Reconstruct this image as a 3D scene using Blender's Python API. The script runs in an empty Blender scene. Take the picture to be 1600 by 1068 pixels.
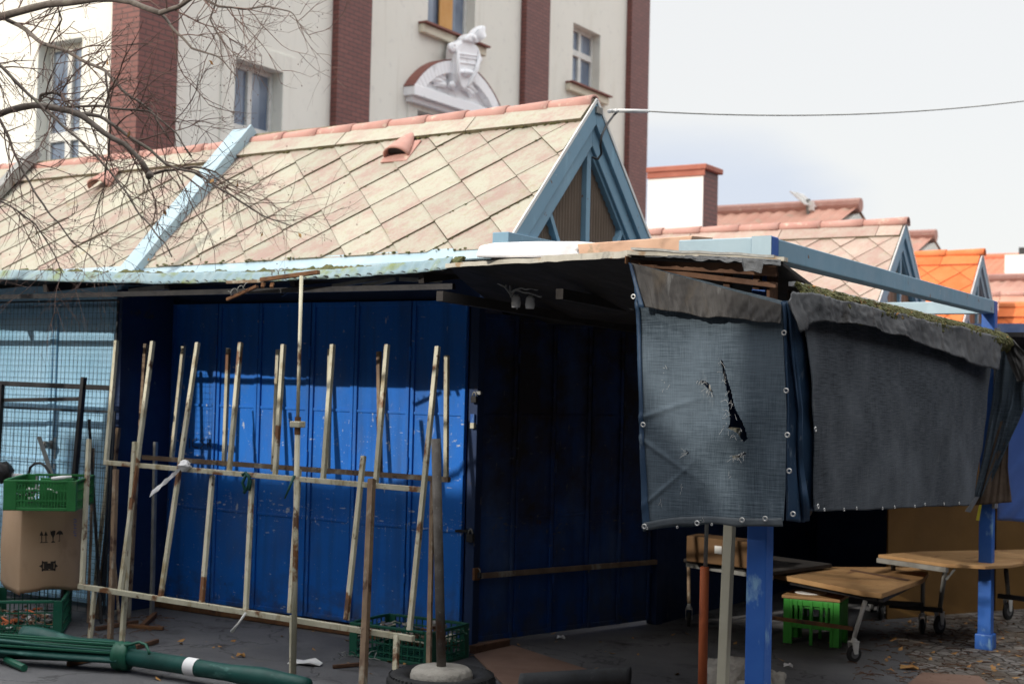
import bpy, math, random
from mathutils import Vector, Matrix, noise as mnoise
V = Vector
PI = math.pi
random.seed(7)
SC = bpy.context.scene
COL = SC.collection

# ------------------------------------------------------------------ survey of the place (camera and sight lines)
FOC, CX, CY, EYE = 2150.0, 800.0, 534.0, 1.6
YAW, ROLL, PITCH = math.radians(32), math.radians(1.375), math.atan(70 / 2150.0)
_f0 = V((-math.sin(YAW), math.cos(YAW), 0)); _r0 = V((math.cos(YAW), math.sin(YAW), 0)); _z = V((0, 0, 1))
CF = _f0 * math.cos(PITCH) + _z * math.sin(PITCH)
_u0 = -_f0 * math.sin(PITCH) + _z * math.cos(PITCH)
CR = _r0 * math.cos(ROLL) + _u0 * math.sin(ROLL)
CU = _u0 * math.cos(ROLL) - _r0 * math.sin(ROLL)
CAM = V((0, 0, EYE))

def sight(px, py): return CF + CR * ((px - CX) / FOC) + CU * ((CY - py) / FOC)
def on(px, py, ax, v):
    d = sight(px, py); return CAM + d * ((v - CAM[ax]) / d[ax])
def XP(px, py, v): return on(px, py, 0, v)
def YP(px, py, v): return on(px, py, 1, v)
def ZP(px, py, v): return on(px, py, 2, v)
def GP(px, py): return on(px, py, 2, 0.0)
def PL(px, py, p0, n):
    d = sight(px, py); return CAM + d * ((p0 - CAM).dot(n) / d.dot(n))

# ------------------------------------------------------------------ materials
class NT:
    def __init__(s, name):
        s.m = bpy.data.materials.new(name); s.m.use_nodes = True
        s.t = s.m.node_tree; s.b = s.t.nodes['Principled BSDF']
    def n(s, typ, **kw):
        nd = s.t.nodes.new(typ)
        for k, v in kw.items():
            if k.startswith('_'): setattr(nd, k[1:], v)
            else:
                key = k.replace('__', ' ')
                s.put(nd.inputs[int(key[1:]) if key[0] == 'i' and key[1:].isdigit() else key], v)
        return nd
    def put(s, sock, v):
        if isinstance(v, bpy.types.NodeSocket): s.t.links.new(v, sock)
        elif isinstance(v, bpy.types.Node): s.t.links.new(v.outputs[0], sock)
        elif hasattr(sock.default_value, '__len__') and not hasattr(v, '__len__'): sock.default_value = [v] * len(sock.default_value)
        elif hasattr(sock.default_value, '__len__') and len(sock.default_value) == 4 and len(v) == 3: sock.default_value = (*v, 1)
        else: sock.default_value = v
    def math(s, op, a, b=0.0, c=0.0):
        nd = s.t.nodes.new('ShaderNodeMath'); nd.operation = op
        s.put(nd.inputs[0], a); s.put(nd.inputs[1], b); s.put(nd.inputs[2], c); return nd.outputs[0]
    def mix(s, fac, a, b):
        nd = s.t.nodes.new('ShaderNodeMix'); nd.data_type = 'RGBA'
        s.put(nd.inputs[0], fac); s.put(nd.inputs[6], a); s.put(nd.inputs[7], b); return nd.outputs[2]
    def step(s, v, lo, hi, out0=0.0, out1=1.0):
        nd = s.t.nodes.new('ShaderNodeMapRange'); nd.clamp = True
        s.put(nd.inputs[0], v); nd.inputs[1].default_value = lo; nd.inputs[2].default_value = hi
        nd.inputs[3].default_value = out0; nd.inputs[4].default_value = out1; return nd.outputs[0]
    def coords(s, scale=(1, 1, 1), rnd=True):
        tc = s.t.nodes.new('ShaderNodeTexCoord'); v = tc.outputs['Object']
        if rnd:
            oi = s.t.nodes.new('ShaderNodeObjectInfo')
            add = s.t.nodes.new('ShaderNodeVectorMath'); add.operation = 'ADD'
            mu = s.math('MULTIPLY', oi.outputs['Random'], 37.0)
            s.put(add.inputs[0], v); s.put(add.inputs[1], mu); v = add.outputs[0]
        if tuple(scale) != (1, 1, 1):
            mp = s.t.nodes.new('ShaderNodeVectorMath'); mp.operation = 'MULTIPLY'
            s.put(mp.inputs[0], v); mp.inputs[1].default_value = scale; v = mp.outputs[0]
        return v
    def noise(s, vec, scale, detail=4, rough=0.55, out=0):
        nd = s.t.nodes.new('ShaderNodeTexNoise'); s.put(nd.inputs['Vector'], vec)
        nd.inputs['Scale'].default_value = scale; nd.inputs['Detail'].default_value = detail; nd.inputs['Roughness'].default_value = rough
        return nd.outputs[out]
    def bump(s, h, strength=0.3, dist=0.01):
        nd = s.t.nodes.new('ShaderNodeBump'); s.put(nd.inputs['Height'], h)
        nd.inputs['Strength'].default_value = strength; nd.inputs['Distance'].default_value = dist
        s.put(s.b.inputs['Normal'], nd.outputs[0])
    def set(s, **kw):
        for k, v in kw.items(): s.put(s.b.inputs[k.replace('__', ' ')], v)
        return s.m

def weather(name, c1, c2, scale=6, rough=0.6, metal=0.0, bump=0.2, bscale=60, spots=(), stretch=(1, 1, 1), spec=0.4, bdist=0.004):
    k = NT(name); v = k.coords(stretch)
    col = k.mix(k.step(k.noise(v, scale), .32, .68), c1, c2)
    for c, sc, lo, hi, st in spots:
        w = k.coords(st)
        col = k.mix(k.step(k.noise(w, sc, 6, .62), lo, hi), col, c)
    fine = k.noise(v, bscale, 3)
    k.set(Base__Color=col, Roughness=k.step(k.noise(v, scale * 2.3), .3, .7, max(0, rough - .12), min(1, rough + .12)), Metallic=metal, Specular__IOR__Level=spec)
    k.bump(fine, bump, bdist)
    return k.m

M = {}
def asphalt():
    k = NT('asphalt'); v = k.coords(rnd=False)
    col = k.mix(k.step(k.noise(v, 1.1, 5, .6), .34, .66), (.092, .092, .098), (.160, .159, .163))
    col = k.mix(k.step(k.noise(v, 260, 2), .60, .70), col, (.19, .185, .18)); col = k.mix(k.step(k.noise(v, 190, 2), .62, .70), col, (.03, .03, .03))
    col = k.mix(k.math('MULTIPLY', k.step(k.noise(v, 2.6, 6, .65), .56, .70), .8), col, (.034, .031, .029))
    col = k.mix(k.math('MULTIPLY', k.step(k.noise(v, 4.7, 7, .7), .60, .70), .7), col, (.16, .15, .135))
    vo = k.t.nodes.new('ShaderNodeTexVoronoi'); vo.feature = 'DISTANCE_TO_EDGE'; vo.inputs['Scale'].default_value = .9
    w = k.t.nodes.new('ShaderNodeVectorMath'); w.operation = 'ADD'; k.put(w.inputs[0], v)
    nd = k.t.nodes.new('ShaderNodeTexNoise'); k.put(nd.inputs['Vector'], v); nd.inputs['Scale'].default_value = 2.5; nd.inputs['Detail'].default_value = 6
    sc = k.t.nodes.new('ShaderNodeVectorMath'); sc.operation = 'SCALE'; k.put(sc.inputs[0], nd.outputs['Color']); sc.inputs['Scale'].default_value = .9
    k.put(w.inputs[1], sc.outputs[0]); k.put(vo.inputs['Vector'], w.outputs[0])
    crack = k.step(vo.outputs[0], .003, .010, 1, 0)
    col = k.mix(k.math('MULTIPLY', crack, .45), col, (.018, .017, .016))
    k.set(Base__Color=col, Roughness=.92, Specular__IOR__Level=.3)
    k.bump(k.math('SUBTRACT', k.math('ADD', k.noise(v, 160, 3), k.math('MULTIPLY', k.noise(v, 5, 3), 2.0)), k.math('MULTIPLY', crack, .8)), .7, .010); return k.m
M['asphalt'] = asphalt()
def door_paint(name, c1, c2, runs, top_tone=None):
    k = NT(name); v = k.coords(); o = k.coords(rnd=False); sp = k.t.nodes.new('ShaderNodeSeparateXYZ'); k.put(sp.inputs[0], o); z = sp.outputs[2]
    col = k.mix(k.step(k.noise(v, 2.2), .34, .66), c1, c2)
    col = k.mix(k.step(k.noise(k.coords((1, 1, .07)), 10, 5, .6), .48, .74), col, runs)            # runs
    col = k.mix(k.math('MULTIPLY', k.step(k.noise(k.coords((1, 1, .5)), 2.6, 6, .6), .50, .78), .6), col, (.10, .15, .26))   # chalking
    if top_tone:
        col = k.mix(k.step(k.math('ADD', k.noise(v, 3.0, 6, .65), k.step(z, .45, 1.2, -.12, .16)), .38, .76), col, top_tone)
    low = k.step(z, .0, .42, 1, 0)
    col = k.mix(k.math('MULTIPLY', k.step(k.math('ADD', k.noise(v, 7, 6, .65), k.math('MULTIPLY', low, .16)), .54, .70), k.math('MULTIPLY', low, .75)), col, (.055, .06, .075))   # splashed dirt
    wear = k.math('ADD', k.math('MULTIPLY', k.step(k.math('ABSOLUTE', k.math('SUBTRACT', z, .72)), 0, .16, 1, 0), .055), k.math('MULTIPLY', k.step(k.math('ABSOLUTE', k.math('SUBTRACT', z, 1.25)), 0, .25, 1, 0), .03))
    for sc, st in ((60, (.22, .22, 1)), (34, (1, 1, .25)), (95, (1, 1, 1)), (18, (.7, .7, 1.4))):
        n = k.math('ADD', k.noise(k.coords(st), sc, 5, .6), wear); col = k.mix(k.step(n, .685, .725), col, (.10, .105, .12) if top_tone else (.46, .53, .62))
    rs = k.math('ADD', k.noise(v, 5, 7, .68), k.math('MULTIPLY', low, .05)); col = k.mix(k.step(rs, .675, .72), col, (.06, .032, .018))
    k.set(Base__Color=col, Roughness=k.step(k.noise(v, 5), .3, .7, .42, .62), Specular__IOR__Level=.25)
    k.bump(k.math('ADD', k.math('MULTIPLY', k.noise(v, 3.2, 2), 6.0), k.noise(v, 40, 3)), .16, .006); return k.m
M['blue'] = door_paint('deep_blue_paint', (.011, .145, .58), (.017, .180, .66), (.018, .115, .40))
M['side_blue'] = door_paint('side_door_navy', (.008, .052, .20), (.012, .066, .25), (.012, .04, .13), (.026, .022, .026))  # darker than the front doors, turning blackish towards the top
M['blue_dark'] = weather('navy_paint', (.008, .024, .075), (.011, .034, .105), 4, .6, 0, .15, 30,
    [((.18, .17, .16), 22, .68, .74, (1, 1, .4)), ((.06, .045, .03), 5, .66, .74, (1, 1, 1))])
M['pale_cyan'] = weather('pale_cyan_paint', (.30, .415, .475), (.37, .48, .535), 3, .5, 0, .1, 40,  # pale cyan of roof strips and gutter; stands in for sunlight on front beams
    [((.40, .52, .58), 8, .58, .74, (1, 1, .5)), ((.13, .26, .36), 7, .64, .78, (1, 1, .5)), ((.12, .10, .06), 20, .70, .75, (1, 1, 1))])
M['pale_door'] = weather('chalky_pale_blue_paint', (.30, .56, .76), (.37, .62, .82), 3, .5, 0, .1, 40,
    [((.22, .44, .62), 7, .55, .75, (1, 1, .3)), ((.22, .15, .09), 9, .70, .75, (1, 1, .3))])
M['sky_paint'] = weather('pale_blue_paint', (.165, .30, .40), (.195, .335, .44), 3, .5, 0, .1, 40,
    [((.24, .42, .53), 12, .58, .75, (1, 1, .3)), ((.09, .21, .30), 6, .62, .78, (1, 1, .5)), ((.15, .085, .05), 14, .655, .70, (1, 1, 1)), ((.42, .50, .54), 30, .68, .72, (1, 1, 1))])
M['post_blue'] = weather('post_blue_paint', (.020, .095, .37), (.032, .125, .43), 5, .45, 0, .15, 40,
    [((.20, .36, .55), 9, .60, .70, (1, 1, .5)), ((.10, .08, .06), 14, .68, .74, (1, 1, .4))])
M['rust'] = weather('rusty_steel', (.10, .045, .022), (.20, .095, .04), 14, .85, .1, .5, 90, [((.05, .03, .022), 8, .55, .7, (1, 1, 1))])
M['cream_steel'] = weather('chipped_cream_steel', (.42, .395, .28), (.55, .52, .40), 9, .55, 0, .3, 80,
    [((.28, .22, .12), 13, .54, .68, (1, 1, .4)), ((.17, .075, .03), 4, .575, .63, (1, 1, 1)), ((.09, .045, .024), 9, .60, .66, (1, 1, .7)), ((.06, .03, .02), 30, .67, .72, (1, 1, 1))])
M['brown_steel'] = weather('rust_brown_steel', (.16, .105, .07), (.27, .19, .12), 7, .75, .1, .4, 80,
    [((.36, .33, .26), 9, .54, .64, (1, 1, .5)), ((.06, .03, .02), 9, .58, .66, (1, 1, 1))])
M['galv'] = weather('dull_galvanised_steel', (.22, .22, .21), (.32, .32, .30), 12, .55, .5, .2, 70, [((.16, .10, .06), 10, .62, .72, (1, 1, 1))])
M['old_pipe'] = weather('rough_old_pipe', (.085, .075, .065), (.17, .155, .14), 12, .85, .1, .8, 70, [((.10, .05, .03), 5, .55, .66, (1, 1, .5)), ((.28, .27, .25), 40, .62, .7, (1, 1, 1))])
M['white_metal'] = weather('white_painted_steel', (.55, .55, .53), (.66, .66, .63), 10, .5, 0, .15, 60, [((.22, .16, .1), 14, .66, .72, (1, 1, 1))])
M['dark_metal'] = weather('black_steel', (.012, .012, .014), (.03, .028, .028), 12, .5, .2, .2, 60)
M['black_rubber'] = weather('black_rubber', (.016, .016, .017), (.03, .03, .03), 10, .75, 0, .3, 70, [((.10, .10, .095), 8, .60, .75, (1, 1, 1))])
M['grey_rubber'] = weather('grey_rubber', (.14, .14, .145), (.2, .2, .2), 10, .7)
M['plaster'] = weather('cream_plaster', (.71, .70, .635), (.745, .735, .675), .5, .9, 0, .2, 40,
    [((.60, .58, .51), .9, .56, .8, (1, 1, .4)), ((.52, .49, .42), 2.4, .60, .84, (1, 1, .07)), ((.62, .61, .57), 6, .58, .74, (1, 1, 1))])
M['white_plaster'] = weather('white_plaster', (.80, .79, .77), (.84, .83, .81), .7, .9, 0, .15, 50)
M['stone_white'] = weather('white_stucco', (.84, .85, .87), (.88, .88, .90), 2, .8, 0, .3, 30, [((.55, .55, .56), 5, .60, .76, (1, 1, .5))])
M['dark_canvas'] = weather('dark_canvas', (.018, .02, .024), (.03, .032, .036), 3, .9)
M['dark_brick'] = weather('dark_brick', (.035, .025, .022), (.05, .034, .03), 3, .9)
M['sill'] = weather('ochre_stucco', (.62, .57, .45), (.70, .65, .53), 2, .85, 0, .15, 40)
M['red_metal'] = weather('oxide_red_sheet', (.17, .06, .05), (.22, .08, .06), 3, .6)
M['salmon'] = weather('salmon_board', (.55, .33, .22), (.66, .43, .30), 6, .85, 0, .2, 50, [((.40, .30, .2), 9, .6, .7, (1, 1, 1))])
M['white_foam'] = weather('white_foam', (.80, .79, .80), (.86, .85, .85), 8, .85, 0, .5, 40)
M['wood'] = weather('weathered_chipboard', (.32, .175, .072), (.42, .25, .11), 5, .7, 0, .3, 60,
    [((.20, .10, .045), 7, .58, .7, (1, .3, 1)), ((.10, .06, .035), 5, .66, .74, (1, 1, 1))])
M['dark_wood'] = weather('old_brown_wood', (.085, .042, .024), (.15, .078, .045), 8, .85, 0, .5, 60, [((.04, .022, .015), 20, .55, .7, (.3, 1, 1))])
M['ply'] = weather('ochre_plywood', (.16, .085, .024), (.22, .118, .034), 3, .65, 0, .15, 50, [((.25, .12, .03), 6, .62, .75, (1, 1, .3))])
M['cardboard'] = weather('brown_cardboard', (.44, .29, .175), (.50, .34, .215), 3, .85, 0, .2, 60, [((.36, .235, .14), 5, .58, .75, (1, 1, .5))])
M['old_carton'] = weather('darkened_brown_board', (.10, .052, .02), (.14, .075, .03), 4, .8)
M['ink'] = weather('black_ink', (.03, .022, .018), (.045, .035, .028), 30, .8)
M['blue_ink'] = weather('blue_ink', (.12, .16, .36), (.16, .2, .42), 30, .8)
M['green_plastic'] = weather('green_plastic', (.018, .13, .035), (.028, .18, .05), 6, .45, 0, .1, 50, [((.06, .13, .06), 9, .6, .75, (1, 1, 1))])
M['green_bright'] = weather('bright_green_plastic', (.05, .33, .045), (.07, .40, .06), 5, .4, 0, .1, 50, [((.05, .16, .04), 7, .6, .75, (1, 1, 1))])
M['green_dark'] = weather('dark_green_plastic', (.008, .075, .045), (.012, .10, .06), 6, .45, 0, .1, 50, [((.09, .12, .10), 12, .64, .72, (1, 1, 1))])
M['parasol_green'] = weather('bottle_green_cloth', (.003, .050, .042), (.006, .072, .060), 6, .55, 0, .3, 50, [((.10, .24, .21), 9, .62, .76, (.3, 1, 1))])
M['concrete'] = weather('rough_concrete', (.30, .28, .245), (.40, .375, .33), 9, .95, 0, .9, 45, [((.18, .165, .145), 6, .58, .7, (1, 1, 1))], bdist=.012)
M['orange_pole'] = weather('orange_sleeve', (.48, .115, .04), (.56, .15, .055), 7, .65, 0, .2, 60, [((.28, .08, .04), 9, .6, .74, (1, 1, .4))])
M['cream_pole'] = weather('cream_painted_post', (.56, .53, .40), (.63, .60, .47), 6, .6, 0, .15, 50, [((.38, .34, .25), 9, .62, .74, (1, 1, .3))])
M['white_cloth'] = weather('white_plastic_strip', (.76, .76, .76), (.82, .82, .82), 9, .7)
M['yellow_cloth'] = weather('yellow_strap', (.55, .50, .03), (.62, .55, .05), 9, .7)
M['blue_tarp'] = weather('royal_blue_tarpaulin', (.075, .16, .50), (.11, .21, .58), 3, .45, 0, .25, 20)
M['bark'] = weather('tree_bark', (.11, .09, .075), (.19, .16, .135), 18, .95, 0, .8, 60, [((.17, .17, .12), 12, .60, .72, (1, 1, 1))])
M['twig'] = weather('reddish_twig', (.13, .08, .066), (.19, .125, .10), 14, .9)
M['dry_leaf'] = weather('dry_leaf', (.36, .17, .05), (.46, .26, .09), 20, .8)
M['moss'] = weather('moss', (.075, .085, .028), (.16, .15, .055), 20, 1, 0, 1, 90, [((.17, .11, .05), 14, .56, .68, (1, 1, 1)), ((.03, .026, .015), 25, .56, .68, (1, 1, 1))], bdist=.02)
M['black_cable'] = weather('black_cable', (.012, .012, .012), (.02, .02, .02), 9, .5)
M['grey_cable'] = weather('grey_cable', (.30, .30, .29), (.38, .38, .37), 9, .6)
M['pale_plastic'] = weather('pale_plastic', (.66, .66, .64), (.74, .74, .72), 9, .5)
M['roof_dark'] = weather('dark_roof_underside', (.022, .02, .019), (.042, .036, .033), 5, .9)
M['dirt'] = weather('trodden_dirt', (.085, .066, .050), (.15, .125, .095), 2.2, 1, 0, 1, 60,
    [((.05, .037, .028), 5, .52, .66, (1, 1, 1)), ((.26, .22, .12), 3.1, .66, .74, (1, 1, 1)), ((.25, .24, .22), 60, .66, .72, (1, 1, 1))], bdist=.02)
M['grey_stone'] = weather('worn_paving', (.16, .15, .14), (.24, .225, .205), 3, .9, 0, .6, 60, [((.09, .07, .055), 5, .56, .68, (1, 1, 1))])
M['board_red'] = weather('reddish_mat', (.18, .105, .075), (.24, .15, .11), 4, .95, 0, .5, 120)
M['lichen_sheet'] = weather('lichened_clear_sheet', (.16, .25, .29), (.23, .31, .33), 5, .5, 0, .3, 40,
    [((.16, .20, .07), 7, .50, .64, (1, 1, 1)), ((.09, .085, .05), 12, .60, .70, (1, 1, 1)), ((.36, .40, .39), 10, .64, .72, (1, 1, 1))])
M['pale_edge'] = weather('pale_sheet_edge', (.42, .39, .32), (.52, .49, .42), 6, .7, 0, .3, 40,
    [((.36, .25, .15), 9, .58, .68, (1, 1, 1)), ((.16, .15, .08), 13, .64, .72, (1, 1, 1))])
M['hem_cloth'] = weather('hem_cloth', (.040, .050, .060), (.075, .088, .10), 8, .8, 0, .3, 60)
M['brown_cloth'] = weather('brown_soiled_cloth', (.085, .058, .04), (.15, .11, .08), 9, .9, 0, .5, 60)
M['wire'] = weather('dark_wire', (.02, .025, .03), (.04, .045, .05), 9, .6, .3)
M['soil_net'] = weather('soiled_flap', (.045, .042, .040), (.070, .066, .062), 5, .85, 0, .5, 30,
    [((.085, .066, .045), 6, .56, .72, (1, 1, .4)), ((.03, .03, .03), 9, .58, .7, (1, 1, 1)), ((.12, .118, .115), 22, .6, .72, (1, 1, .12))])
M['grey_flap'] = weather('grey_plastic_flap', (.060, .064, .069), (.095, .098, .102), 5, .7, 0, .4, 30, [((.05, .046, .042), 7, .54, .7, (1, 1, 1)), ((.14, .14, .14), 16, .62, .72, (1, .3, 1))])
M['navy_hem'] = weather('navy_hem', (.012, .035, .075), (.022, .052, .10), 7, .6, 0, .3, 60, [((.14, .18, .22), 20, .62, .72, (1, 1, .3))])
M['eyelet'] = weather('eyelet_steel', (.45, .45, .44), (.6, .6, .58), 20, .4, .6)
M['far_pink'] = weather('far_pink_roof', (.46, .22, .16), (.56, .31, .23), 1.2, .85, 0, .3, 12, [((.40, .30, .22), 2.5, .55, .7, (1, 1, 1))])
M['trim_red'] = weather('red_brown_trim', (.34, .115, .08), (.40, .15, .105), 4, .8)
M['far_red'] = weather('far_red_roof', (.48, .13, .07), (.56, .19, .11), 1.2, .85)
M['shutter_wood'] = weather('orange_wood_shutter', (.50, .25, .07), (.56, .30, .10), 4, .6)

def glass():
    k = NT('window_glass'); v = k.coords()
    c = k.mix(k.step(k.noise(v, 1.3, 2), .35, .7), (.10, .135, .20), (.24, .29, .37))
    k.set(Base__Color=c, Roughness=.06, Specular__IOR__Level=.9)
    k.bump(k.noise(v, 2.0, 1), .05, .02)
    return k.m
M['glass'] = glass()

def curtain():
    k = NT('net_curtain'); v = k.coords((1, 1, .04))
    k.set(Base__Color=k.mix(k.noise(v, 26, 2), (.28, .32, .40), (.46, .50, .58)), Roughness=.9); return k.m
M['curtain'] = curtain()

def tiles(name, pink, pale, moss=(.30, .27, .15), palecov=(.42, .62)):
    k = NT(name); v = k.coords(rnd=False)
    g = k.t.nodes.new('ShaderNodeNewGeometry'); r = g.outputs['Random Per Island']
    off = k.t.nodes.new('ShaderNodeVectorMath'); off.operation = 'ADD'
    k.put(off.inputs[0], v); k.put(off.inputs[1], k.math('MULTIPLY', r, 23.0))
    def dot(w):
        d = k.t.nodes.new('ShaderNodeVectorMath'); d.operation = 'DOT_PRODUCT'; k.put(d.inputs[0], off.outputs[0]); d.inputs[1].default_value = w; return d.outputs['Value']
    st = k.t.nodes.new('ShaderNodeCombineXYZ'); k.put(st.inputs[0], k.math('MULTIPLY', dot((.707, .495, .509)), .62)); k.put(st.inputs[1], dot((-.707, .495, .509))); k.put(st.inputs[2], r)
    n1 = k.math('ADD', k.math('MULTIPLY', k.noise(st.outputs[0], 6.5, 8, .72), .72), k.math('MULTIPLY', k.noise(st.outputs[0], 75, 3, .6), .28))
    n1b = k.math('ADD', n1, k.math('MULTIPLY', k.math('SUBTRACT', r, .5), .045))
    col = k.mix(k.step(n1b, palecov[0], palecov[1]), pink, pale)
    col = k.mix(k.step(k.noise(v, 90, 3, .6), .58, .66, 0, .7), col, [c * .80 for c in pale])
    col = k.mix(k.math('MULTIPLY', k.step(k.noise(v, 22, 8, .75), .56, .68), .55), col, moss)
    col = k.mix(k.math('MULTIPLY', k.step(k.noise(off.outputs[0], 5, 6, .7), .62, .70), .55), col, moss)
    br = k.step(r, 0, 1, .88, 1.06)
    mu = k.t.nodes.new('ShaderNodeMix'); mu.data_type = 'RGBA'; mu.blend_type = 'MULTIPLY'; mu.inputs[0].default_value = 1
    k.put(mu.inputs[6], col); k.put(mu.inputs[7], br)
    k.set(Base__Color=mu.outputs[2], Roughness=.88, Specular__IOR__Level=.25)
    k.bump(k.noise(v, 120, 4, .7), .4, .004); return k.m
M['tile'] = tiles('lichened_pink_tiles', (.370, .262, .226), (.395, .380, .305), palecov=(.40,.55))
M['tile_joint'] = weather('mossy_tile_edge', (.13, .11, .065), (.22, .185, .12), 20, .95)
M['tile_far'] = tiles('far_pink_tiles', (.40, .26, .22), (.44, .37, .31), palecov=(.40, .6))
M['tile_orange'] = tiles('orange_tiles', (.66, .155, .045), (.70, .20, .07), moss=(.62, .18, .07))
M['ridge'] = weather('pink_ridge_tile', (.42, .215, .175), (.48, .275, .23), 4, .85, 0, .3, 60, [((.60, .46, .36), 14, .58, .7, (1, 1, 1)), ((.3, .2, .13), 11, .66, .74, (1, 1, 1))])
M['ridge_orange'] = weather('orange_ridge_tile', (.64, .16, .05), (.70, .22, .08), 4, .8)

def brick():
    k = NT('oxblood_clinker_tiles'); tc = k.t.nodes.new('ShaderNodeTexCoord')
    sp = k.t.nodes.new('ShaderNodeSeparateXYZ'); k.put(sp.inputs[0], tc.outputs['Object'])
    cb = k.t.nodes.new('ShaderNodeCombineXYZ'); k.put(cb.inputs[0], k.math('ADD', sp.outputs[0], sp.outputs[1])); k.put(cb.inputs[1], sp.outputs[2])
    bt = k.t.nodes.new('ShaderNodeTexBrick'); k.put(bt.inputs['Vector'], cb.outputs[0])
    bt.inputs['Scale'].default_value = 1; bt.inputs['Brick Width'].default_value = .25; bt.inputs['Row Height'].default_value = .08
    bt.inputs['Mortar Size'].default_value = .009; bt.inputs['Color1'].default_value = (.185, .060, .050, 1); bt.inputs['Color2'].default_value = (.145, .045, .038, 1)
    bt.inputs['Mortar'].default_value = (.06, .026, .024, 1)
    k.set(Base__Color=bt.outputs[0], Roughness=.5)
    k.bump(k.math('SUBTRACT', 1.0, bt.outputs[1]), .5, .01); return k.m
M['brick'] = brick()

def net(name, c1, c2, ghost):
    k = NT(name); tc = k.t.nodes.new('ShaderNodeTexCoord'); uv = tc.outputs['UV']
    def stretch(a, b):
        q = k.t.nodes.new('ShaderNodeVectorMath'); q.operation = 'MULTIPLY'; k.put(q.inputs[0], uv); q.inputs[1].default_value = (a, b, 1); return q.outputs[0]
    warp = k.noise(stretch(9, 190), 1, 5, .65); weft = k.noise(stretch(240, 10), 1, 4, .6)
    th = k.math('ADD', k.math('MULTIPLY', warp, .62), k.math('MULTIPLY', weft, .38))
    col = k.mix(k.step(th, .40, .62), c1, c2)
    big = k.noise(stretch(2.1, 1.4), 1, 4, .55)
    col = k.mix(k.math('MULTIPLY', k.step(big, .45, .72), .6), col, [c * 1.35 + .012 for c in c2])
    col = k.mix(k.math('MULTIPLY', k.step(k.noise(stretch(9, 3), 1, 6, .7), .62, .70), .55), col, ghost)
    k.set(Base__Color=col, Roughness=.85, Specular__IOR__Level=.2)
    k.bump(th, .5, .004); return k.m
M['net'] = net('grey_shade_net', (.030, .044, .058), (.098, .128, .155), (.19, .22, .24))
M['net2'] = net('dark_shade_net', (.018, .024, .032), (.080, .091, .106), (.13, .135, .14))

def corr():
    k = NT('brown_corrugated_plastic'); v = k.coords(rnd=False)
    k.set(Base__Color=k.mix(k.noise(v, 9), (.105, .075, .052), (.15, .11, .08)), Roughness=.45); return k.m
M['brown_corr'] = corr()

def cobble():
    k = NT('cobbled_pavement'); v = k.coords(rnd=False)
    vo = k.t.nodes.new('ShaderNodeTexVoronoi'); k.put(vo.inputs['Vector'], v); vo.inputs['Scale'].default_value = 11; vo.feature = 'DISTANCE_TO_EDGE'
    edge = k.step(vo.outputs[0], .02, .09)
    vc = k.t.nodes.new('ShaderNodeTexVoronoi'); k.put(vc.inputs['Vector'], v); vc.inputs['Scale'].default_value = 11
    sp = k.t.nodes.new('ShaderNodeSeparateColor'); k.put(sp.inputs[0], vc.outputs['Color'])
    stone = k.mix(sp.outputs[0], (.13, .115, .10), (.24, .22, .20))
    col = k.mix(edge, (.045, .035, .027), stone)
    col = k.mix(k.step(k.noise(v, 2.3, 6, .65), .46, .62), col, (.095, .072, .052))
    col = k.mix(k.step(k.noise(v, 14, 6, .65), .63, .7), col, (.035, .025, .018))
    k.set(Base__Color=col, Roughness=.9)
    k.bump(k.math('ADD', edge, k.noise(v, 40)), .7, .015); return k.m
M['cobble'] = cobble()

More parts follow.
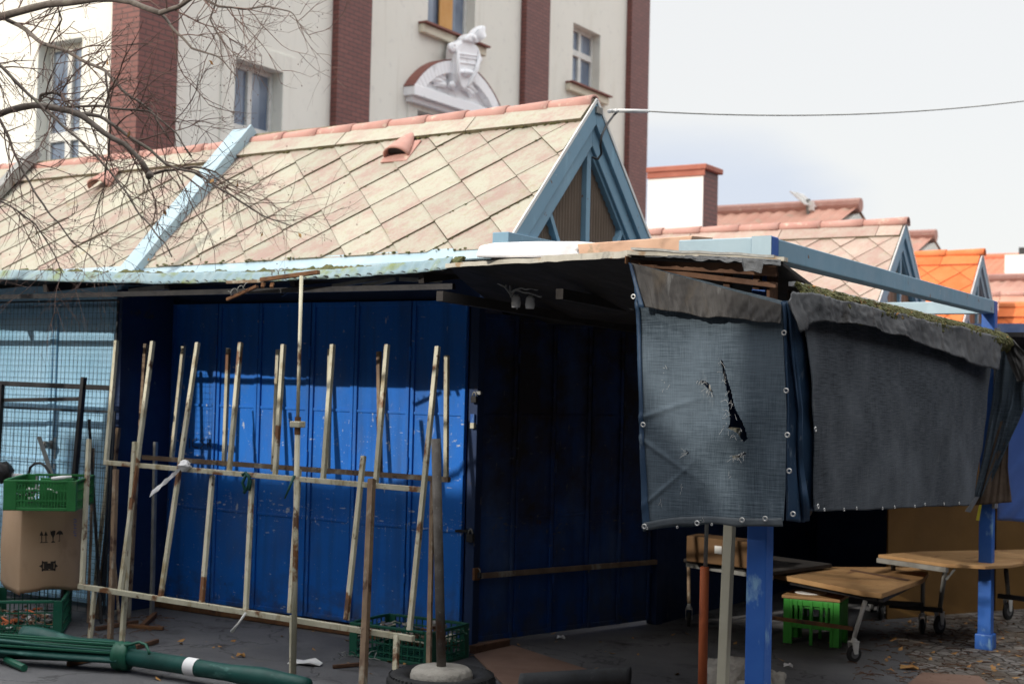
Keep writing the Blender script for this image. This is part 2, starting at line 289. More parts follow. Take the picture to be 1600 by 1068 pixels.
# ------------------------------------------------------------------ mesh building
class MB:
    def __init__(s): s.v = []; s.f = []; s.uv = {}; s.fm = {}
    def add(s, vs, fs):
        b = len(s.v); s.v += [V(p) for p in vs]; s.f += [[i + b for i in f] for f in fs]; return s
    def box(s, a, b):
        x0, y0, z0 = [min(a[i], b[i]) for i in range(3)]; x1, y1, z1 = [max(a[i], b[i]) for i in range(3)]
        return s.add([(x0, y0, z0), (x1, y0, z0), (x1, y1, z0), (x0, y1, z0), (x0, y0, z1), (x1, y0, z1), (x1, y1, z1), (x0, y1, z1)],
                     [(3, 2, 1, 0), (4, 5, 6, 7), (0, 1, 5, 4), (1, 2, 6, 5), (2, 3, 7, 6), (3, 0, 4, 7)])
    def obox(s, o, u, v, w):
        o, u, v, w = V(o), V(u), V(v), V(w)
        if u.cross(v).dot(w) < 0: u, v = v, u
        return s.add([o, o + u, o + u + v, o + v, o + w, o + u + w, o + u + v + w, o + v + w],
                     [(3, 2, 1, 0), (4, 5, 6, 7), (0, 1, 5, 4), (1, 2, 6, 5), (2, 3, 7, 6), (3, 0, 4, 7)])
    def bar(s, p, q, w, h=None, up=(0, 0, 1)):
        p, q = V(p), V(q); h = h or w; d = (q - p).normalized(); up = V(up)
        if abs(d.dot(up.normalized())) > .97: up = V((0, 1, 0))
        a = d.cross(up).normalized(); b = a.cross(d).normalized()
        return s.obox(p - a * w / 2 - b * h / 2, q - p, a * w, b * h)
    def tube(s, pts, r, n=8, caps=True):
        pts = [V(p) for p in pts]; N = len(pts); R = r if hasattr(r, '__len__') else [r] * N
        base = len(s.v); prev = None
        for i, p in enumerate(pts):
            d = (pts[min(i + 1, N - 1)] - pts[max(i - 1, 0)])
            d = d.normalized() if d.length > 1e-9 else V((0, 0, 1))
            if prev is None:
                a = d.cross(V((0, 0, 1)));
                if a.length < .05: a = d.cross(V((0, 1, 0)))
            else: a = prev - d * prev.dot(d)
            a.normalize(); prev = a; b = d.cross(a)
            for k in range(n):
                t = 2 * PI * k / n; s.v.append(p + (a * math.cos(t) + b * math.sin(t)) * R[i])
        for i in range(N - 1):
            for k in range(n):
                k2 = (k + 1) % n; s.f.append([base + i * n + k, base + i * n + k2, base + (i + 1) * n + k2, base + (i + 1) * n + k])
        if caps:
            s.f.append([base + k for k in reversed(range(n))]); s.f.append([base + (N - 1) * n + k for k in range(n)])
        return s
    def lathe(s, c, prof, n=24, axis=(0, 0, 1)):
        c = V(c); ax = V(axis).normalized(); a = ax.cross(V((1, 0, 0)));
        if a.length < .1: a = ax.cross(V((0, 1, 0)))
        a.normalize(); b = ax.cross(a); base = len(s.v)
        for r, h in prof:
            for k in range(n):
                t = 2 * PI * k / n; s.v.append(c + ax * h + (a * math.cos(t) + b * math.sin(t)) * r)
        for i in range(len(prof) - 1):
            for k in range(n):
                k2 = (k + 1) % n; s.f.append([base + i * n + k, base + i * n + k2, base + (i + 1) * n + k2, base + (i + 1) * n + k])
        s.f.append([base + k for k in reversed(range(n))]); s.f.append([base + (len(prof) - 1) * n + k for k in range(n)])
        return s
    def prism(s, poly, d):
        poly = [V(p) for p in poly]; d = V(d); n = len(poly)
        return s.add(poly + [p + d for p in poly], [list(reversed(range(n))), list(range(n, 2 * n))] + [[i, (i + 1) % n, (i + 1) % n + n, i + n] for i in range(n)])
    def grid(s, fn, nu, nv, keep=None, uvs=None):
        base = len(s.v)
        for j in range(nv + 1):
            for i in range(nu + 1):
                s.v.append(V(fn(i / nu, j / nv)))
                s.uv[len(s.v) - 1] = (uvs[0] * i / nu, uvs[1] * j / nv) if uvs else (i / nu, j / nv)
        for j in range(nv):
            for i in range(nu):
                if keep and not keep((i + .5) / nu, (j + .5) / nv): continue
                a = base + j * (nu + 1) + i; s.f.append([a, a + 1, a + nu + 2, a + nu + 1])
        return s
    def lump(s, c, r, n=10, rough=.25, seed=0, sq=1.0):
        c = V(c); r = V(r) if hasattr(r, '__len__') else V((r, r, r)); base = len(s.v); m = n * 2
        for j in range(n + 1):
            th = PI * j / n
            for i in range(m):
                ph = 2 * PI * i / m
                d = V((math.sin(th) * math.cos(ph), math.sin(th) * math.sin(ph), math.cos(th)))
                d = V([math.copysign(abs(q) ** sq, q) for q in d])
                k = 1 + rough * mnoise.noise(d * 1.7 + V((seed * 3.1, seed, 0))) + rough * .4 * mnoise.noise(d * 5 + V((seed, 0, 9)))
                s.v.append(c + V((d.x * r.x, d.y * r.y, d.z * r.z)) * k)
        for j in range(n):
            for i in range(m):
                i2 = (i + 1) % m; s.f.append([base + j * m + i, base + (j + 1) * m + i, base + (j + 1) * m + i2, base + j * m + i2])
        return s
    def build(s, name, mat, parent=None, smooth=False, bevel=0, solid=0, solid_off=0):
        org = V((0, 0, 0))
        if parent is not None:
            p = parent
            while p is not None: org += p.location; p = p.parent
        elif s.v:
            xs = [v.x for v in s.v]; ys = [v.y for v in s.v]; zs = [v.z for v in s.v]
            org = V(((min(xs) + max(xs)) / 2, (min(ys) + max(ys)) / 2, min(zs)))
        me = bpy.data.meshes.new(name); me.from_pydata([v - org for v in s.v], [], s.f); me.update()
        if s.uv:
            ul = me.uv_layers.new(name='UVMap')
            for lp in me.loops: ul.data[lp.index].uv = s.uv.get(lp.vertex_index, (0, 0))
        me.materials.append(M[mat] if isinstance(mat, str) else mat)
        if s.fm:
            me.materials.append(M['tile_joint'] if mat != 'tile_orange' else M['far_red'])
            for k, v in s.fm.items(): me.polygons[k].material_index = v
        if smooth:
            me.polygons.foreach_set('use_smooth', [True] * len(me.polygons))
        o = bpy.data.objects.new(name, me); COL.objects.link(o)
        if parent is None: o.location = org
        else: o.parent = parent
        if solid:
            md = o.modifiers.new('thickness', 'SOLIDIFY'); md.thickness = solid; md.offset = solid_off
        if bevel:
            md = o.modifiers.new('edges', 'BEVEL'); md.width = bevel; md.segments = 2; md.limit_method = 'ANGLE'; md.angle_limit = math.radians(40)
        return o

def tag(o, label, cat, group=None, kind=None):
    if kind: o['kind'] = kind
    if label: o['label'] = label
    if cat: o['category'] = cat
    if group: o['group'] = group
    return o
def thing(name, label, cat, loc, group=None):
    o = bpy.data.objects.new(name, None); COL.objects.link(o); o.location = loc; o.empty_display_size = .2
    return tag(o, label, cat, group)
def struct(o): o['kind'] = 'structure'; return o
def copy_tree(o, parent=None, loc=None, label=None):
    c = o.copy(); COL.objects.link(c)
    if parent is not None: c.parent = parent
    if loc is not None: c.location = loc
    if label: c['label'] = label
    for ch in list(o.children): copy_tree(ch, c)
    return c
def nz(p, s=1.0, seed=0): return mnoise.noise(V(p) * s + V((seed * 7.3, seed * 1.7, seed * .9)))

def proj(p):
    v = V(p) - CAM; z = v.dot(CF); return CX + FOC * v.dot(CR) / z, CY - FOC * v.dot(CU) / z
def inpoly(x, y, poly):
    r = False; n = len(poly)
    for i in range(n):
        (x1, y1), (x2, y2) = poly[i], poly[i - 1]
        if (y1 > y) != (y2 > y) and x < (x2 - x1) * (y - y1) / (y2 - y1) + x1: r = not r
    return r
def along(poly, t):
    L = [0]
    for a, b in zip(poly, poly[1:]): L.append(L[-1] + math.dist(a, b))
    t *= L[-1]
    for i in range(len(poly) - 1):
        if t <= L[i + 1] or i == len(poly) - 2:
            k = (t - L[i]) / max(1e-9, L[i + 1] - L[i]); return tuple(a + (b - a) * k for a, b in zip(poly[i], poly[i + 1]))

# ================================================================== ground
struct(MB().grid(lambda u, v: (-300 + 600 * u, -300 + 600 * v, 0), 4, 4).build('ground', 'asphalt'))
pv = [GP(1395, 995), GP(1480, 1100), GP(1700, 1100), GP(1800, 930), GP(1500, 930), GP(1440, 965)]
struct(MB().add([(p.x, p.y, .004) for p in pv], [list(range(len(pv)))]).build('pavement', 'cobble'))

# ================================================================== market stalls
XG, YR, ZR, ZE, HW = -4.44, 8.03, 3.525, 2.42, 1.10
SLOPE = math.hypot(HW, ZR - ZE)

def clip(poly, L, S):
    for ax, lim, sg in ((0, 0, 1), (0, L, -1), (1, 0, 1), (1, S, -1)):
        out = []
        for i in range(len(poly)):
            a, b = poly[i - 1], poly[i]; da, db = sg * (a[ax] - lim), sg * (b[ax] - lim)
            if (da < 0) != (db < 0):
                k = da / (da - db); out.append((a[0] + (b[0] - a[0]) * k, a[1] + (b[1] - a[1]) * k))
            if db >= 0: out.append(b)
        poly = out
        if len(poly) < 3: return []
    return poly
def tile_slope(mb, O, u, v, L, S, d=.212, ph=(0, 0), top=.23, seg=1.15, sag=None):
    O, u, v = V(O), V(u).normalized(), V(v).normalized(); n = u.cross(v)
    def put(poly, h):
        if len(poly) < 3: return
        cx = sum(p[0] for p in poly) / len(poly); cy = sum(p[1] for p in poly) / len(poly)
        poly = [(cx + (p[0] - cx) * .992, cy + (p[1] - cy) * .992) for p in poly]
        tp = [O + u * p[0] + v * p[1] + n * h(p[1]) for p in poly]
        bt = [O + u * p[0] + v * p[1] - n * .006 for p in poly]
        m = len(poly); f0 = len(mb.f); mb.add(tp + bt, [list(range(m))] + [[i, m + i, m + (i + 1) % m, (i + 1) % m] for i in range(m)])
        for i in range(m): mb.fm[f0 + 1 + i] = 1
    for i in range(int(L / d) + 3):
        for j in range(int(S / d) + 3):
            if (i + j) % 2: continue
            c = ((i - 1) * d + ph[0], (j - 1) * d + ph[1]); jt = random.uniform(-.003, .003)
            tl = random.uniform(-.003, .004)
            poly = clip([(c[0], c[1] + d), (c[0] - d, c[1]), (c[0] + jt, c[1] - d + jt), (c[0] + d, c[1])], L, S - top)
            put(poly, lambda q, c=c, tl=tl: .004 + .015 * (c[1] + d - q) / (2 * d) + tl)
    x = -random.uniform(0, .6)
    while x < L:
        put(clip([(x, S - top - .02), (x + seg, S - top - .02), (x + seg, S), (x, S)], L, S), lambda q: .022 + .012 * (S - q) / top)
        x += seg

def gable_frame(root, x, yr, zr, ze, hw, mpanel='brown_corr', blue='sky_paint', detail=True):
    s = V((0, hw, zr - ze)).normalized()
    for sg in (1, -1):
        d = V((0, s.y * sg, s.z)); inn = V((0, s.z * sg, -s.y))        # along the slope / inward
        e0 = V((x, yr - hw * sg - .02 * sg, ze - .02)); ap = V((x, yr, zr))
        def board(o0, o1, x0, x1, nm):
            # a board between two offsets from the roof line, mitred on the centre line
            def top(o): return V((0, yr, zr - o / s.y))
            def low(o): return V((0, yr - sg * (hw + .02 - (o / s.z if s.z else 0)), ze - .02))
            pl = [low(o0), top(o0), top(o1), low(o1)]
            pl = [V((x0, p.y, p.z)) for p in pl]
            return MB().prism(pl, (x1 - x0, 0, 0)).build(nm, blue, root, bevel=.004)
        board(.008, .115, x - .05, x + .045, 'barge_board')
        board(.115, .215, x - .05, x + .020, 'inner_board')
        board(.215, .24, x - .05, x + .0, 'glazing_bead')
        MB().bar(e0 + V((.046, -.002 * sg, .004)), ap + V((.046, 0, .004)), .010, .022, (0, -s.z * sg, s.y)).build('verge_trim', 'pale_plastic', root)
        b = V((x, yr - sg * .62, ze + .02 + .36)); c = V((x, yr - sg * .36, ze - .01))
        MB().bar(b - V((.03, 0, 0)), c - V((.03, 0, 0)), .035, .06, (1, 0, 0)).build('corner_brace', blue, root)
    MB().box((x - .055, yr - .028, ze), (x - .002, yr + .028, zr - .28)).build('mullion', blue, root, bevel=.003)
    MB().box((x - .06, yr - hw - .07, ze - .06), (x + .055, yr + hw + .07, ze + .012)).build('bottom_board', blue, root, bevel=.004)
    def f(u, v):
        y = yr - hw + .2 + u * (2 * hw - .4); zt = max(ze, zr - .2 - abs(y - yr) * (zr - ze) / hw)
        return (x - .04 + .005 * math.sin(2 * PI * y / .038), y, ze + (zt - ze) * v)
    MB().grid(f, 240 if detail else 60, 4).build('corrugated_panel', mpanel, root)

def ridge_caps(root, xl, xr, yr, zr, mat='ridge', step=.338, dz=0.0, slope=0.0):
    def z(x): return zr + slope * (x - xr)
    proto = None; x = xr - step; k = 0
    while x > xl - .1:
        if proto is None:
            def g(u, v, x=x):
                a = PI * (u * 1.24 - .12); r = .076 - .016 * v
                return (x + (1 - v) * (step + .045), yr - r * math.cos(a), zr - .038 + r * math.sin(a) * .95)
            mb = MB().grid(g, 12, 3)
            proto = mb.build('ridge_tile', mat, root, smooth=True, solid=.014, solid_off=-1); px0 = x
        else:
            c = proto.copy(); COL.objects.link(c); c.parent = root
            c.location = (x - px0, 0.004 * random.uniform(-1, 1), z(x) - zr)
        x -= step; k += 1

# ---- the stall in front
stall = thing('market_stall', 'blue shuttered market stall under a lichen covered tiled roof with a blue glazed gable', 'market stall', (-6.1, 8.0, 0), 'tiled stalls of the market row')
XL = -7.70
SAG = .012
mb = MB(); tile_slope(mb, (XL + .1, YR - HW, ZE - .04), (1, 0, .012), (0, HW, ZR - ZE), XG - XL - .062, SLOPE, ph=(-.015, .105))
roof = mb.build('tiled_roof', 'tile', stall)
mb = MB(); tile_slope(mb, (XG - .02, YR + HW, ZE), (-1, 0, 0), (0, -HW, ZR - ZE), XG - XL, SLOPE)
mb.build('rear_roof', 'tile', stall)
MB().prism([(XL, YR - HW + .02, ZE - .06), (XL, YR, ZR - .03), (XL, YR + HW, ZE - .05), (XL, YR + HW, ZE - .09), (XL, YR, ZR - .09), (XL, YR - HW + .02, ZE - .1)], (XG - XL - .06, 0, 0)).build('roof_boarding', 'roof_dark', stall)
ridge_caps(stall, XL, XG - .01, YR, ZR + .005, slope=.012)
gable_frame(stall, XG, YR, ZR, ZE + .095, HW - .09)
mt = MB(); ro_, rv_ = V((XL + .1, YR - HW, ZE - .04)), V((0, HW, ZR - ZE)).normalized(); ru_ = V((1, 0, .012)).normalized(); rn_ = ru_.cross(rv_); rgm = random.Random(5)
def tuft(x, q, rr): mt.lump(ro_ + ru_ * x + rv_ * q + rn_ * (.012 + rr * .3), (rr * rgm.uniform(.8, 1.8), rr, rr * .7), 4, .5, rgm.randint(0, 99))
RL = XG - XL - .1
for i in range(90): tuft(rgm.uniform(0, RL), SLOPE - .25 + rgm.uniform(-.006, .004), rgm.uniform(.004, .012))
for i in range(60): tuft(rgm.uniform(0, RL), rgm.uniform(.0, .02), rgm.uniform(.004, .012))
for i in range(230):
    k_ = rgm.randint(-8, 9); q = rgm.uniform(.03, SLOPE - .28); x = q + (2 * k_ + 1) * .212 - .015 - .105
    if 0 < x < RL: tuft(x + .004, q - .004, rgm.uniform(.003, .008))
mt.build('moss_tufts', 'moss', stall, smooth=True)['kind'] = 'stuff'
# half round vent tile on the slope
vd = V((0, HW, ZR - ZE)).normalized(); vn = V((0, -vd.z, vd.y))
vp = PL(628, 240, V((0, YR - HW, ZE - .02)), vn)
def ventf(u, v):
    a = PI * u; r = .094 * (1 - v) ** .7 + .004
    return vp + V((1, 0, 0)) * (math.cos(a) * r) + vd * (v * .26 - .07) + vn * (math.sin(a) * r * .72 + .028)
vt = MB().grid(ventf, 18, 8).build('vent_tile', 'ridge', stall, smooth=True, solid=.012, solid_off=-1)
MB().obox(vp - V((.115, 0, 0)) - vd * .12 + vn * .012, (.23, 0, 0), vd * .24, vn * .012).build('vent_flange', 'ridge', vt, bevel=.004)
MB().prism([vp + V((1, 0, 0)) * (math.cos(PI * i / 10) * .082) + vn * (math.sin(PI * i / 10) * .058 + .028) - vd * .035 for i in range(11)], vd * .006).build('vent_opening', 'dark_metal', vt)
# eave flashing and gutter
MB().obox(V((XL, YR - HW - .055, ZE - .112)), (XG - XL - .02, 0, .05), vd * .11, vn * .012).build('eave_flashing', 'pale_cyan', stall)
def gut(u, v):
    a = PI * (v * 1.05 + .98); return (XL + (XG - .22 - XL) * u, YR - HW - .10 + .062 * math.cos(a), ZE - .075 - .04 * (1 - u) + .062 * math.sin(a))
MB().grid(gut, 30, 9).build('gutter', 'pale_cyan', stall, smooth=True, solid=.006)
for gx in (-7.0, -6.0, -5.1):
    MB().box((gx, YR - HW - .165, ZE - .16), (gx + .025, YR - HW - .03, ZE - .145)).build('gutter_bracket', 'sky_paint', stall)
# blue verge strip across the roof
def verge(root, x, wdt, mat):
    o = V((x, YR - HW - .05, ZE - .10)); e = V((x, YR + .01, ZR + .065 - .03))
    d = e - o; n = V((0, -d.z, d.y)).normalized()
    MB().obox(o, (wdt, 0, 0), d, n * .035).build('verge_strip', mat, root, bevel=.004)
    MB().obox(o + V((wdt, 0, 0)) - n * .02, (.022, 0, 0), d, n * .085).build('verge_lip', mat, root, bevel=.003)
verge(stall, XL + .03, .20, 'pale_cyan')
# body
YW = 7.073
XC, WC = V((-4.686, YW, 0)), V((-4.188, 8.579, 0))
seams = [YP(x, 700, YW).x for x in (209, 266, 337, 401, 483, 552, 640, 727)]
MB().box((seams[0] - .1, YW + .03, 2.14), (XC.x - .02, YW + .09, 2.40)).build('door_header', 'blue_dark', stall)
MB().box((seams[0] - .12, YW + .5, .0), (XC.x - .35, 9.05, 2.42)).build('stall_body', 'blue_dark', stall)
def leaf(p0, p1, z0, z1, n, name='door_leaf', mat='blue', rails=(.70, 1.42), off=0.0):
    p0, p1, n = V(p0), V(p1), V(n); d = (p1 - p0); L = d.length; d = d / L; o = p0 + d * .004 + n * off; L -= .008
    mb = MB(); h = z1 - z0; zv = V((0, 0, 1))
    mb.obox(o + zv * z0 - n * .02, d * L, n * .02, zv * h)
    for a in (0, L - .026): mb.obox(o + d * a + zv * z0, d * .026, n * .014, zv * h)
    for z in (z0, z1 - .03): mb.obox(o + d * .026 + zv * z, d * (L - .052), n * .010, zv * .03)
    for r in rails: mb.obox(o + d * .026 + zv * (r - .009), d * (L - .052), n * .008, zv * .018)
    lf = mb.build(name, mat, stall, bevel=.003)
    for hz in (.35, 1.05, 1.75):
        MB().tube([o + d * (L + .004) + n * .018 + zv * hz, o + d * (L + .004) + n * .018 + zv * (hz + .09)], .008, 8).build('hinge', mat, lf)
    return lf
for i in range(7):
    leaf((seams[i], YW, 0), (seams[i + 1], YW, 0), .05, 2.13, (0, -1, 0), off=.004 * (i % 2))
MB().box((seams[0] - .05, YW - .16, .004), (XC.x - .05, YW - .03, .045)).build('base_rail', 'rust', stall, bevel=.004)
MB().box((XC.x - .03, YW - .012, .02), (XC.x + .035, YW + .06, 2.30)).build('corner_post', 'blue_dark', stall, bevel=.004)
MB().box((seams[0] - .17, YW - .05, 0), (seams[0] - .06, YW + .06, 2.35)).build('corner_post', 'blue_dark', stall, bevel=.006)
wd = (WC - XC).normalized(); wn = V((wd.y, -wd.x, 0))
RP = lambda x, y: PL(x, y, XC + wn * .0, wn)
RZ = 2.05
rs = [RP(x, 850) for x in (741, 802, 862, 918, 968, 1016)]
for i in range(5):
    a, b = rs[i], rs[i + 1]; leaf((a.x, a.y, 0), (b.x, b.y, 0), .03, 2.05 - .012 * i, wn, mat='side_blue', rails=(.78, 1.42), off=.005 * (i % 2))
e = V((WC.x, WC.y, 0))
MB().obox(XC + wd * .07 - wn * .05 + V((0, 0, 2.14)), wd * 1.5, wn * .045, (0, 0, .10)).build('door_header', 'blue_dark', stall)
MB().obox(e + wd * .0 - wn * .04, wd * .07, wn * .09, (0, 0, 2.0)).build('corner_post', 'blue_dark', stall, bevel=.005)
# locking bar, hasps and padlocks at the corner
a, b = RP(745, 898) + wn * .035, RP(1022, 876) + wn * .04
MB().bar(a, b, .02, .034).build('locking_bar', 'brown_steel', stall, bevel=.003)
MB().obox(RP(733, 905) + wn * .02 - V((0, 0, 0)), wd * .05, wn * .03, (0, 0, .075)).build('bar_bracket', 'rust', stall, bevel=.004)
def padlock(c, s=1.0, name='padlock', m='galv'):
    c = V(c); q = MB().obox(c + V((-.022, -.012, -.03)) * s, V((.044, 0, 0)) * s, V((0, .024, 0)) * s, V((0, 0, .045)) * s).build(name, m, stall, bevel=.004)
    MB().tube([c + V((.014 * math.cos(t), 0, .015 + .028 * math.sin(t))) * s for t in [PI * i / 8 for i in range(9)]], .0045 * s, 6).build('shackle', 'galv', q, smooth=True)
padlock(RP(740, 895) + wn * .05, .8, m='dark_metal')
padlock(YP(735, 838, YW - .03), 1.1, m='dark_metal')
MB().bar(YP(712, 829, YW - .02), YP(738, 829, YW - .02), .014, .016).build('hasp', 'dark_metal', stall)
q = MB().obox(YP(734, 668, YW - .03), (.03, 0, 0), (0, .03, 0), (0, 0, .085)).build('lock_case', 'post_blue', stall, bevel=.004)
MB().obox(YP(734, 669, YW - .036), (.028, 0, 0), (0, .03, 0), (0, 0, .035)).build('lock_plate', 'cream_pole', q, bevel=.003)
padlock(YP(741, 622, YW - .03), .9, m='dark_metal')
MB().obox(YP(744, 616, YW - .02), (.03, 0, 0), (0, .02, 0), (0, 0, .02)).build('hasp', 'galv', stall)
# dark scribble on the shutters
gm = MB()
for st in ([(282, 676), (281, 697), (290, 697)], [(296, 684), (296, 700)], [(308, 684), (301, 688), (301, 697), (309, 699)], [(318, 684), (312, 688), (319, 693), (313, 700)], [(324, 699), (324, 685), (330, 688), (325, 692), (332, 700)]):
    gm.tube([YP(x, y, YW - .0165) for x, y in st], .0035, 5)
gm.build('scribble', 'ink', stall)

# ---- the next stalls of the row, to the left
def side_stall(xl, xr, label, strip):
    s = thing('market_stall', label, 'market stall', ((xl + xr) / 2, 8, 0), 'tiled stalls of the market row')
    dz = -.045
    mb = MB(); tile_slope(mb, (xl + .02, YR - HW, ZE - .04 + dz), (1, 0, .008), (0, HW, ZR - ZE), xr - xl - .05, SLOPE, ph=(random.random() * .4, .1))
    mb.build('tiled_roof', 'tile', s)
    mb = MB(); tile_slope(mb, (xr - .02, YR + HW, ZE + dz), (-1, 0, 0), (0, -HW, ZR - ZE), xr - xl - .04, SLOPE); mb.build('rear_roof', 'tile', s)
    ridge_caps(s, xl, xr, YR, ZR - .01 + dz, slope=.008)
    MB().prism([(xl, YR - HW + .02, ZE - .06 + dz), (xl, YR, ZR - .03 + dz), (xl, YR + HW, ZE - .05 + dz), (xl, YR + HW, ZE - .13), (xl, YR, ZR - .13), (xl, YR - HW + .02, ZE - .14)], (xr - xl, 0, 0)).build('roof_boarding', 'roof_dark', s)
    MB().obox(V((xl, YR - HW - .045, ZE - .12)), (xr - xl, 0, .02), vd * .11, vn * .012).build('eave_flashing', 'pale_cyan', s)
    verge(s, xl - .1, .15, strip)
    return s
s2 = side_stall(-10.05, -7.66, 'pale blue stall behind the wire mesh panel, left of the blue shuttered one', 'galv')
# pale blue double door of that stall
YB = 6.55; XB1 = YP(189, 600, YB).x; XM = YP(80, 600, YB).x
for x0, x1 in ((-8.6, XM - .005), (XM + .005, XB1 - .06)):
    q = MB().box((x0, YB + .02, .04), (x1, YB + .05, 2.10))
    for zz in (.06, .98, 2.05): q.box((x0 + .03, YB + .008, zz), (x1 - .03, YB + .019, zz + .035))
    for xx in (x0, x1 - .032): q.box((xx, YB + .004, .05), (xx + .03, YB + .019, 2.09))
    dl = q.build('door_leaf', 'pale_door', s2, bevel=.003)
MB().box((-8.7, YB + .03, 2.11), (XB1 - .06, YB + .09, 2.24)).build('door_header', 'pale_door', s2)
MB().box((XB1 - .058, YB - .01, 0), (XB1, YW - .06, 2.20)).build('side_panel', 'blue_dark', s2, bevel=.004)
MB().box((-10.0, YW + .5, 0), (-7.8, 9.0, 2.38)).build('stall_body', 'sky_paint', s2)
h0 = YP(81, 694, YB - .0)
hd = MB().lathe(h0, [(.03, 0), (.03, .012), (.012, .016), (.012, .04), (.026, .046), (.026, .07), (.015, .08)], 14, (0, -1, 0)).build('door_knob', 'galv', s2, smooth=True)
MB().obox(h0 + V((-.02, .012, -.17)), (.04, 0, 0), (0, .008, 0), (0, 0, .22)).build('lock_plate', 'white_metal', s2)
s3 = side_stall(-13.4, -10.15, 'farthest tiled stall at the left end of the row behind the bare branches', 'galv')
MB().box((-13.4, YW + .1, 0), (-10.1, 9.0, 2.38)).build('stall_body', 'post_blue', s3)
vt2 = PL(165, 290, V((0, YR - HW, ZE - .06)), vn)
def ventf2(u, v):
    a = PI * u; r = .11 * (1 - v) ** .7 + .004
    return vt2 + V((1, 0, 0)) * (math.cos(a) * r) + vd * (v * .26 - .07) + vn * (math.sin(a) * r * .72 + .028)
MB().grid(ventf2, 14, 6).build('vent_tile', 'ridge', s2, smooth=True, solid=.012, solid_off=-1)

# ---- stalls of the rows behind, gables in one line
def back_stall(yr, xl, label, tile, ridgem, z0=0.0, hw=HW, detail=False):
    s = thing('market_stall', label, 'market stall', ((xl + XG) / 2, yr, 0), 'tiled stalls of the market row')
    mb = MB(); tile_slope(mb, (xl, yr - hw, ZE + z0), (1, 0, 0), (0, hw, ZR - ZE), XG - xl + .03, SLOPE, ph=(.1, .1)); mb.build('tiled_roof', tile, s)
    mb = MB(); tile_slope(mb, (XG - .03, yr + hw, ZE + z0), (-1, 0, 0), (0, -hw, ZR - ZE), XG - xl - .03, SLOPE); mb.build('rear_roof', tile, s)
    ridge_caps(s, xl, XG + .03, yr, ZR + z0 + .035, ridgem, step=.5)
    gable_frame(s, XG, yr, ZR + z0, ZE + z0, hw, detail=False)
    MB().box((xl, yr - hw + .06, 0), (XG - .25, yr + hw - .06, ZE + z0 - .065)).build('stall_body', 'post_blue', s)
    return s
back_stall(15.24, -11.5, 'pink tiled stall with a pale blue gable rising beyond the blue canopy beam', 'tile_far', 'ridge')
back_stall(18.81, -11.5, 'bright orange tiled stall with a narrow blue gable behind the pink tiled one', 'tile_orange', 'ridge_orange')
back_stall(26.5, -11.5, 'more distant stall with brown weathered gable right of the orange one', 'far_pink', 'ridge', z0=.0)

# ---- orange roof beside the canopy on the right edge
r0 = ZP(1562, 478, 2.86)
oth = thing('market_stall', 'low stall with new orange tiles cut off by the right edge, above the hanging rag', 'market stall', (r0.x + 2.4, r0.y, 0), 'tiled stalls of the market row')
mb = MB(); tile_slope(mb, (r0.x, r0.y - .95, 1.88), (1, 0, 0), (0, .95, .98), 5, 1.365, ph=(.05, .1)); mb.build('tiled_roof', 'tile_orange', oth)
MB().tube([(r0.x, r0.y, 2.85), (r0.x + 5, r0.y, 2.85)], .07, 10).build('ridge_tile', 'ridge_orange', oth)
MB().box((r0.x + .1, r0.y - .8, 0), (r0.x + 5, r0.y + .8, 1.86)).build('stall_body', 'post_blue', oth)
MB().box((r0.x - .05, r0.y - 1.02, 1.78), (r0.x + 5, r0.y - .93, 1.90)).build('eave_flashing', 'sky_paint', oth)

# ================================================================== awning over the shutters
YA = 5.9
aw = thing('awning', 'low mossy sheet awning sloping out over the blue shutters and casting them in shade', 'awning', (-6.5, 6.4, 0))
apx = [(-700, 440), (-300, 436), (0, 435), (240, 441), (400, 438), (520, 433), (620, 426), (700, 418)]
afr = [YP(x, y, YA) for x, y in apx]
def apt(t):
    t *= len(afr) - 1; i = min(int(t), len(afr) - 2); return afr[i].lerp(afr[i + 1], t - i)
def awf(u, v):
    f = apt(u); b = V((f.x, YW - .10, 2.262)); q = f.lerp(b, v)
    q.z += .008 * math.sin(q.x * 2 * PI / .076) + .012 * nz(q, 1.3); return q
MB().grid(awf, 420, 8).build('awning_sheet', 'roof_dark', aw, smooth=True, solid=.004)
def awe(u, v):
    f = apt(u); w = .5 + .5 * nz((f.x, 0, 0), 1.1, 3)
    return f + V((0, -.006 + .05 * v + .006 * math.sin(f.x * 83), -.008 + (.052 + .022 * w) * v + .006 * nz(f, 6)))
MB().grid(awe, 420, 4).build('edge_sheet', 'lichen_sheet', aw, smooth=True, solid=.004)
def awm(u, v):
    f = apt(.28 + u * .72); return f + V((0, .06 + .10 * v, .028 + .035 * v + .022 * nz(f, 14, 1) + .02 * nz(f + V((0, v, 0)), 40)))
MB().grid(awm, 500, 4).build('moss_strip', 'moss', aw, solid=.02)
for x in (-8.4, -7.3, -6.2, -5.2, -4.3):
    MB().bar((x, YA + .05, 2.165), (x, YW - .06, 2.33), .035, .05).build('rafter', 'roof_dark', aw)
MB().bar((-9, YA + .07, 2.115), (-4.1, YA + .07, 2.12), .03, .03).build('front_rail', 'dark_metal', aw)
# grey battens hanging below
for a, b, m in (((520, 447), (610, 432), 'galv'), ((567, 447), (617, 436), 'galv'), ((625, 436), (690, 439), 'galv'), ((440, 460), (490, 436), 'dark_metal')):
    MB().bar(YP(*a, YA + .25), YP(*b, YA + .3), .022, .022).build('batten', m, aw)
cmb = MB()
cmb.bar(YP(625, 434, YA + .29), YP(690, 437, YA + .29), .01, .01)
for i in range(9): p = YP(628 + i * 7, 433, YA + .29); cmb.bar(p, p + V((0, 0, .035)), .006)
cmb.build('hook_rail', 'rust', aw)
MB().bar(YP(205, 455, YA + .4), YP(262, 448, YA + .4), .05, .03).build('batten', 'galv', aw)

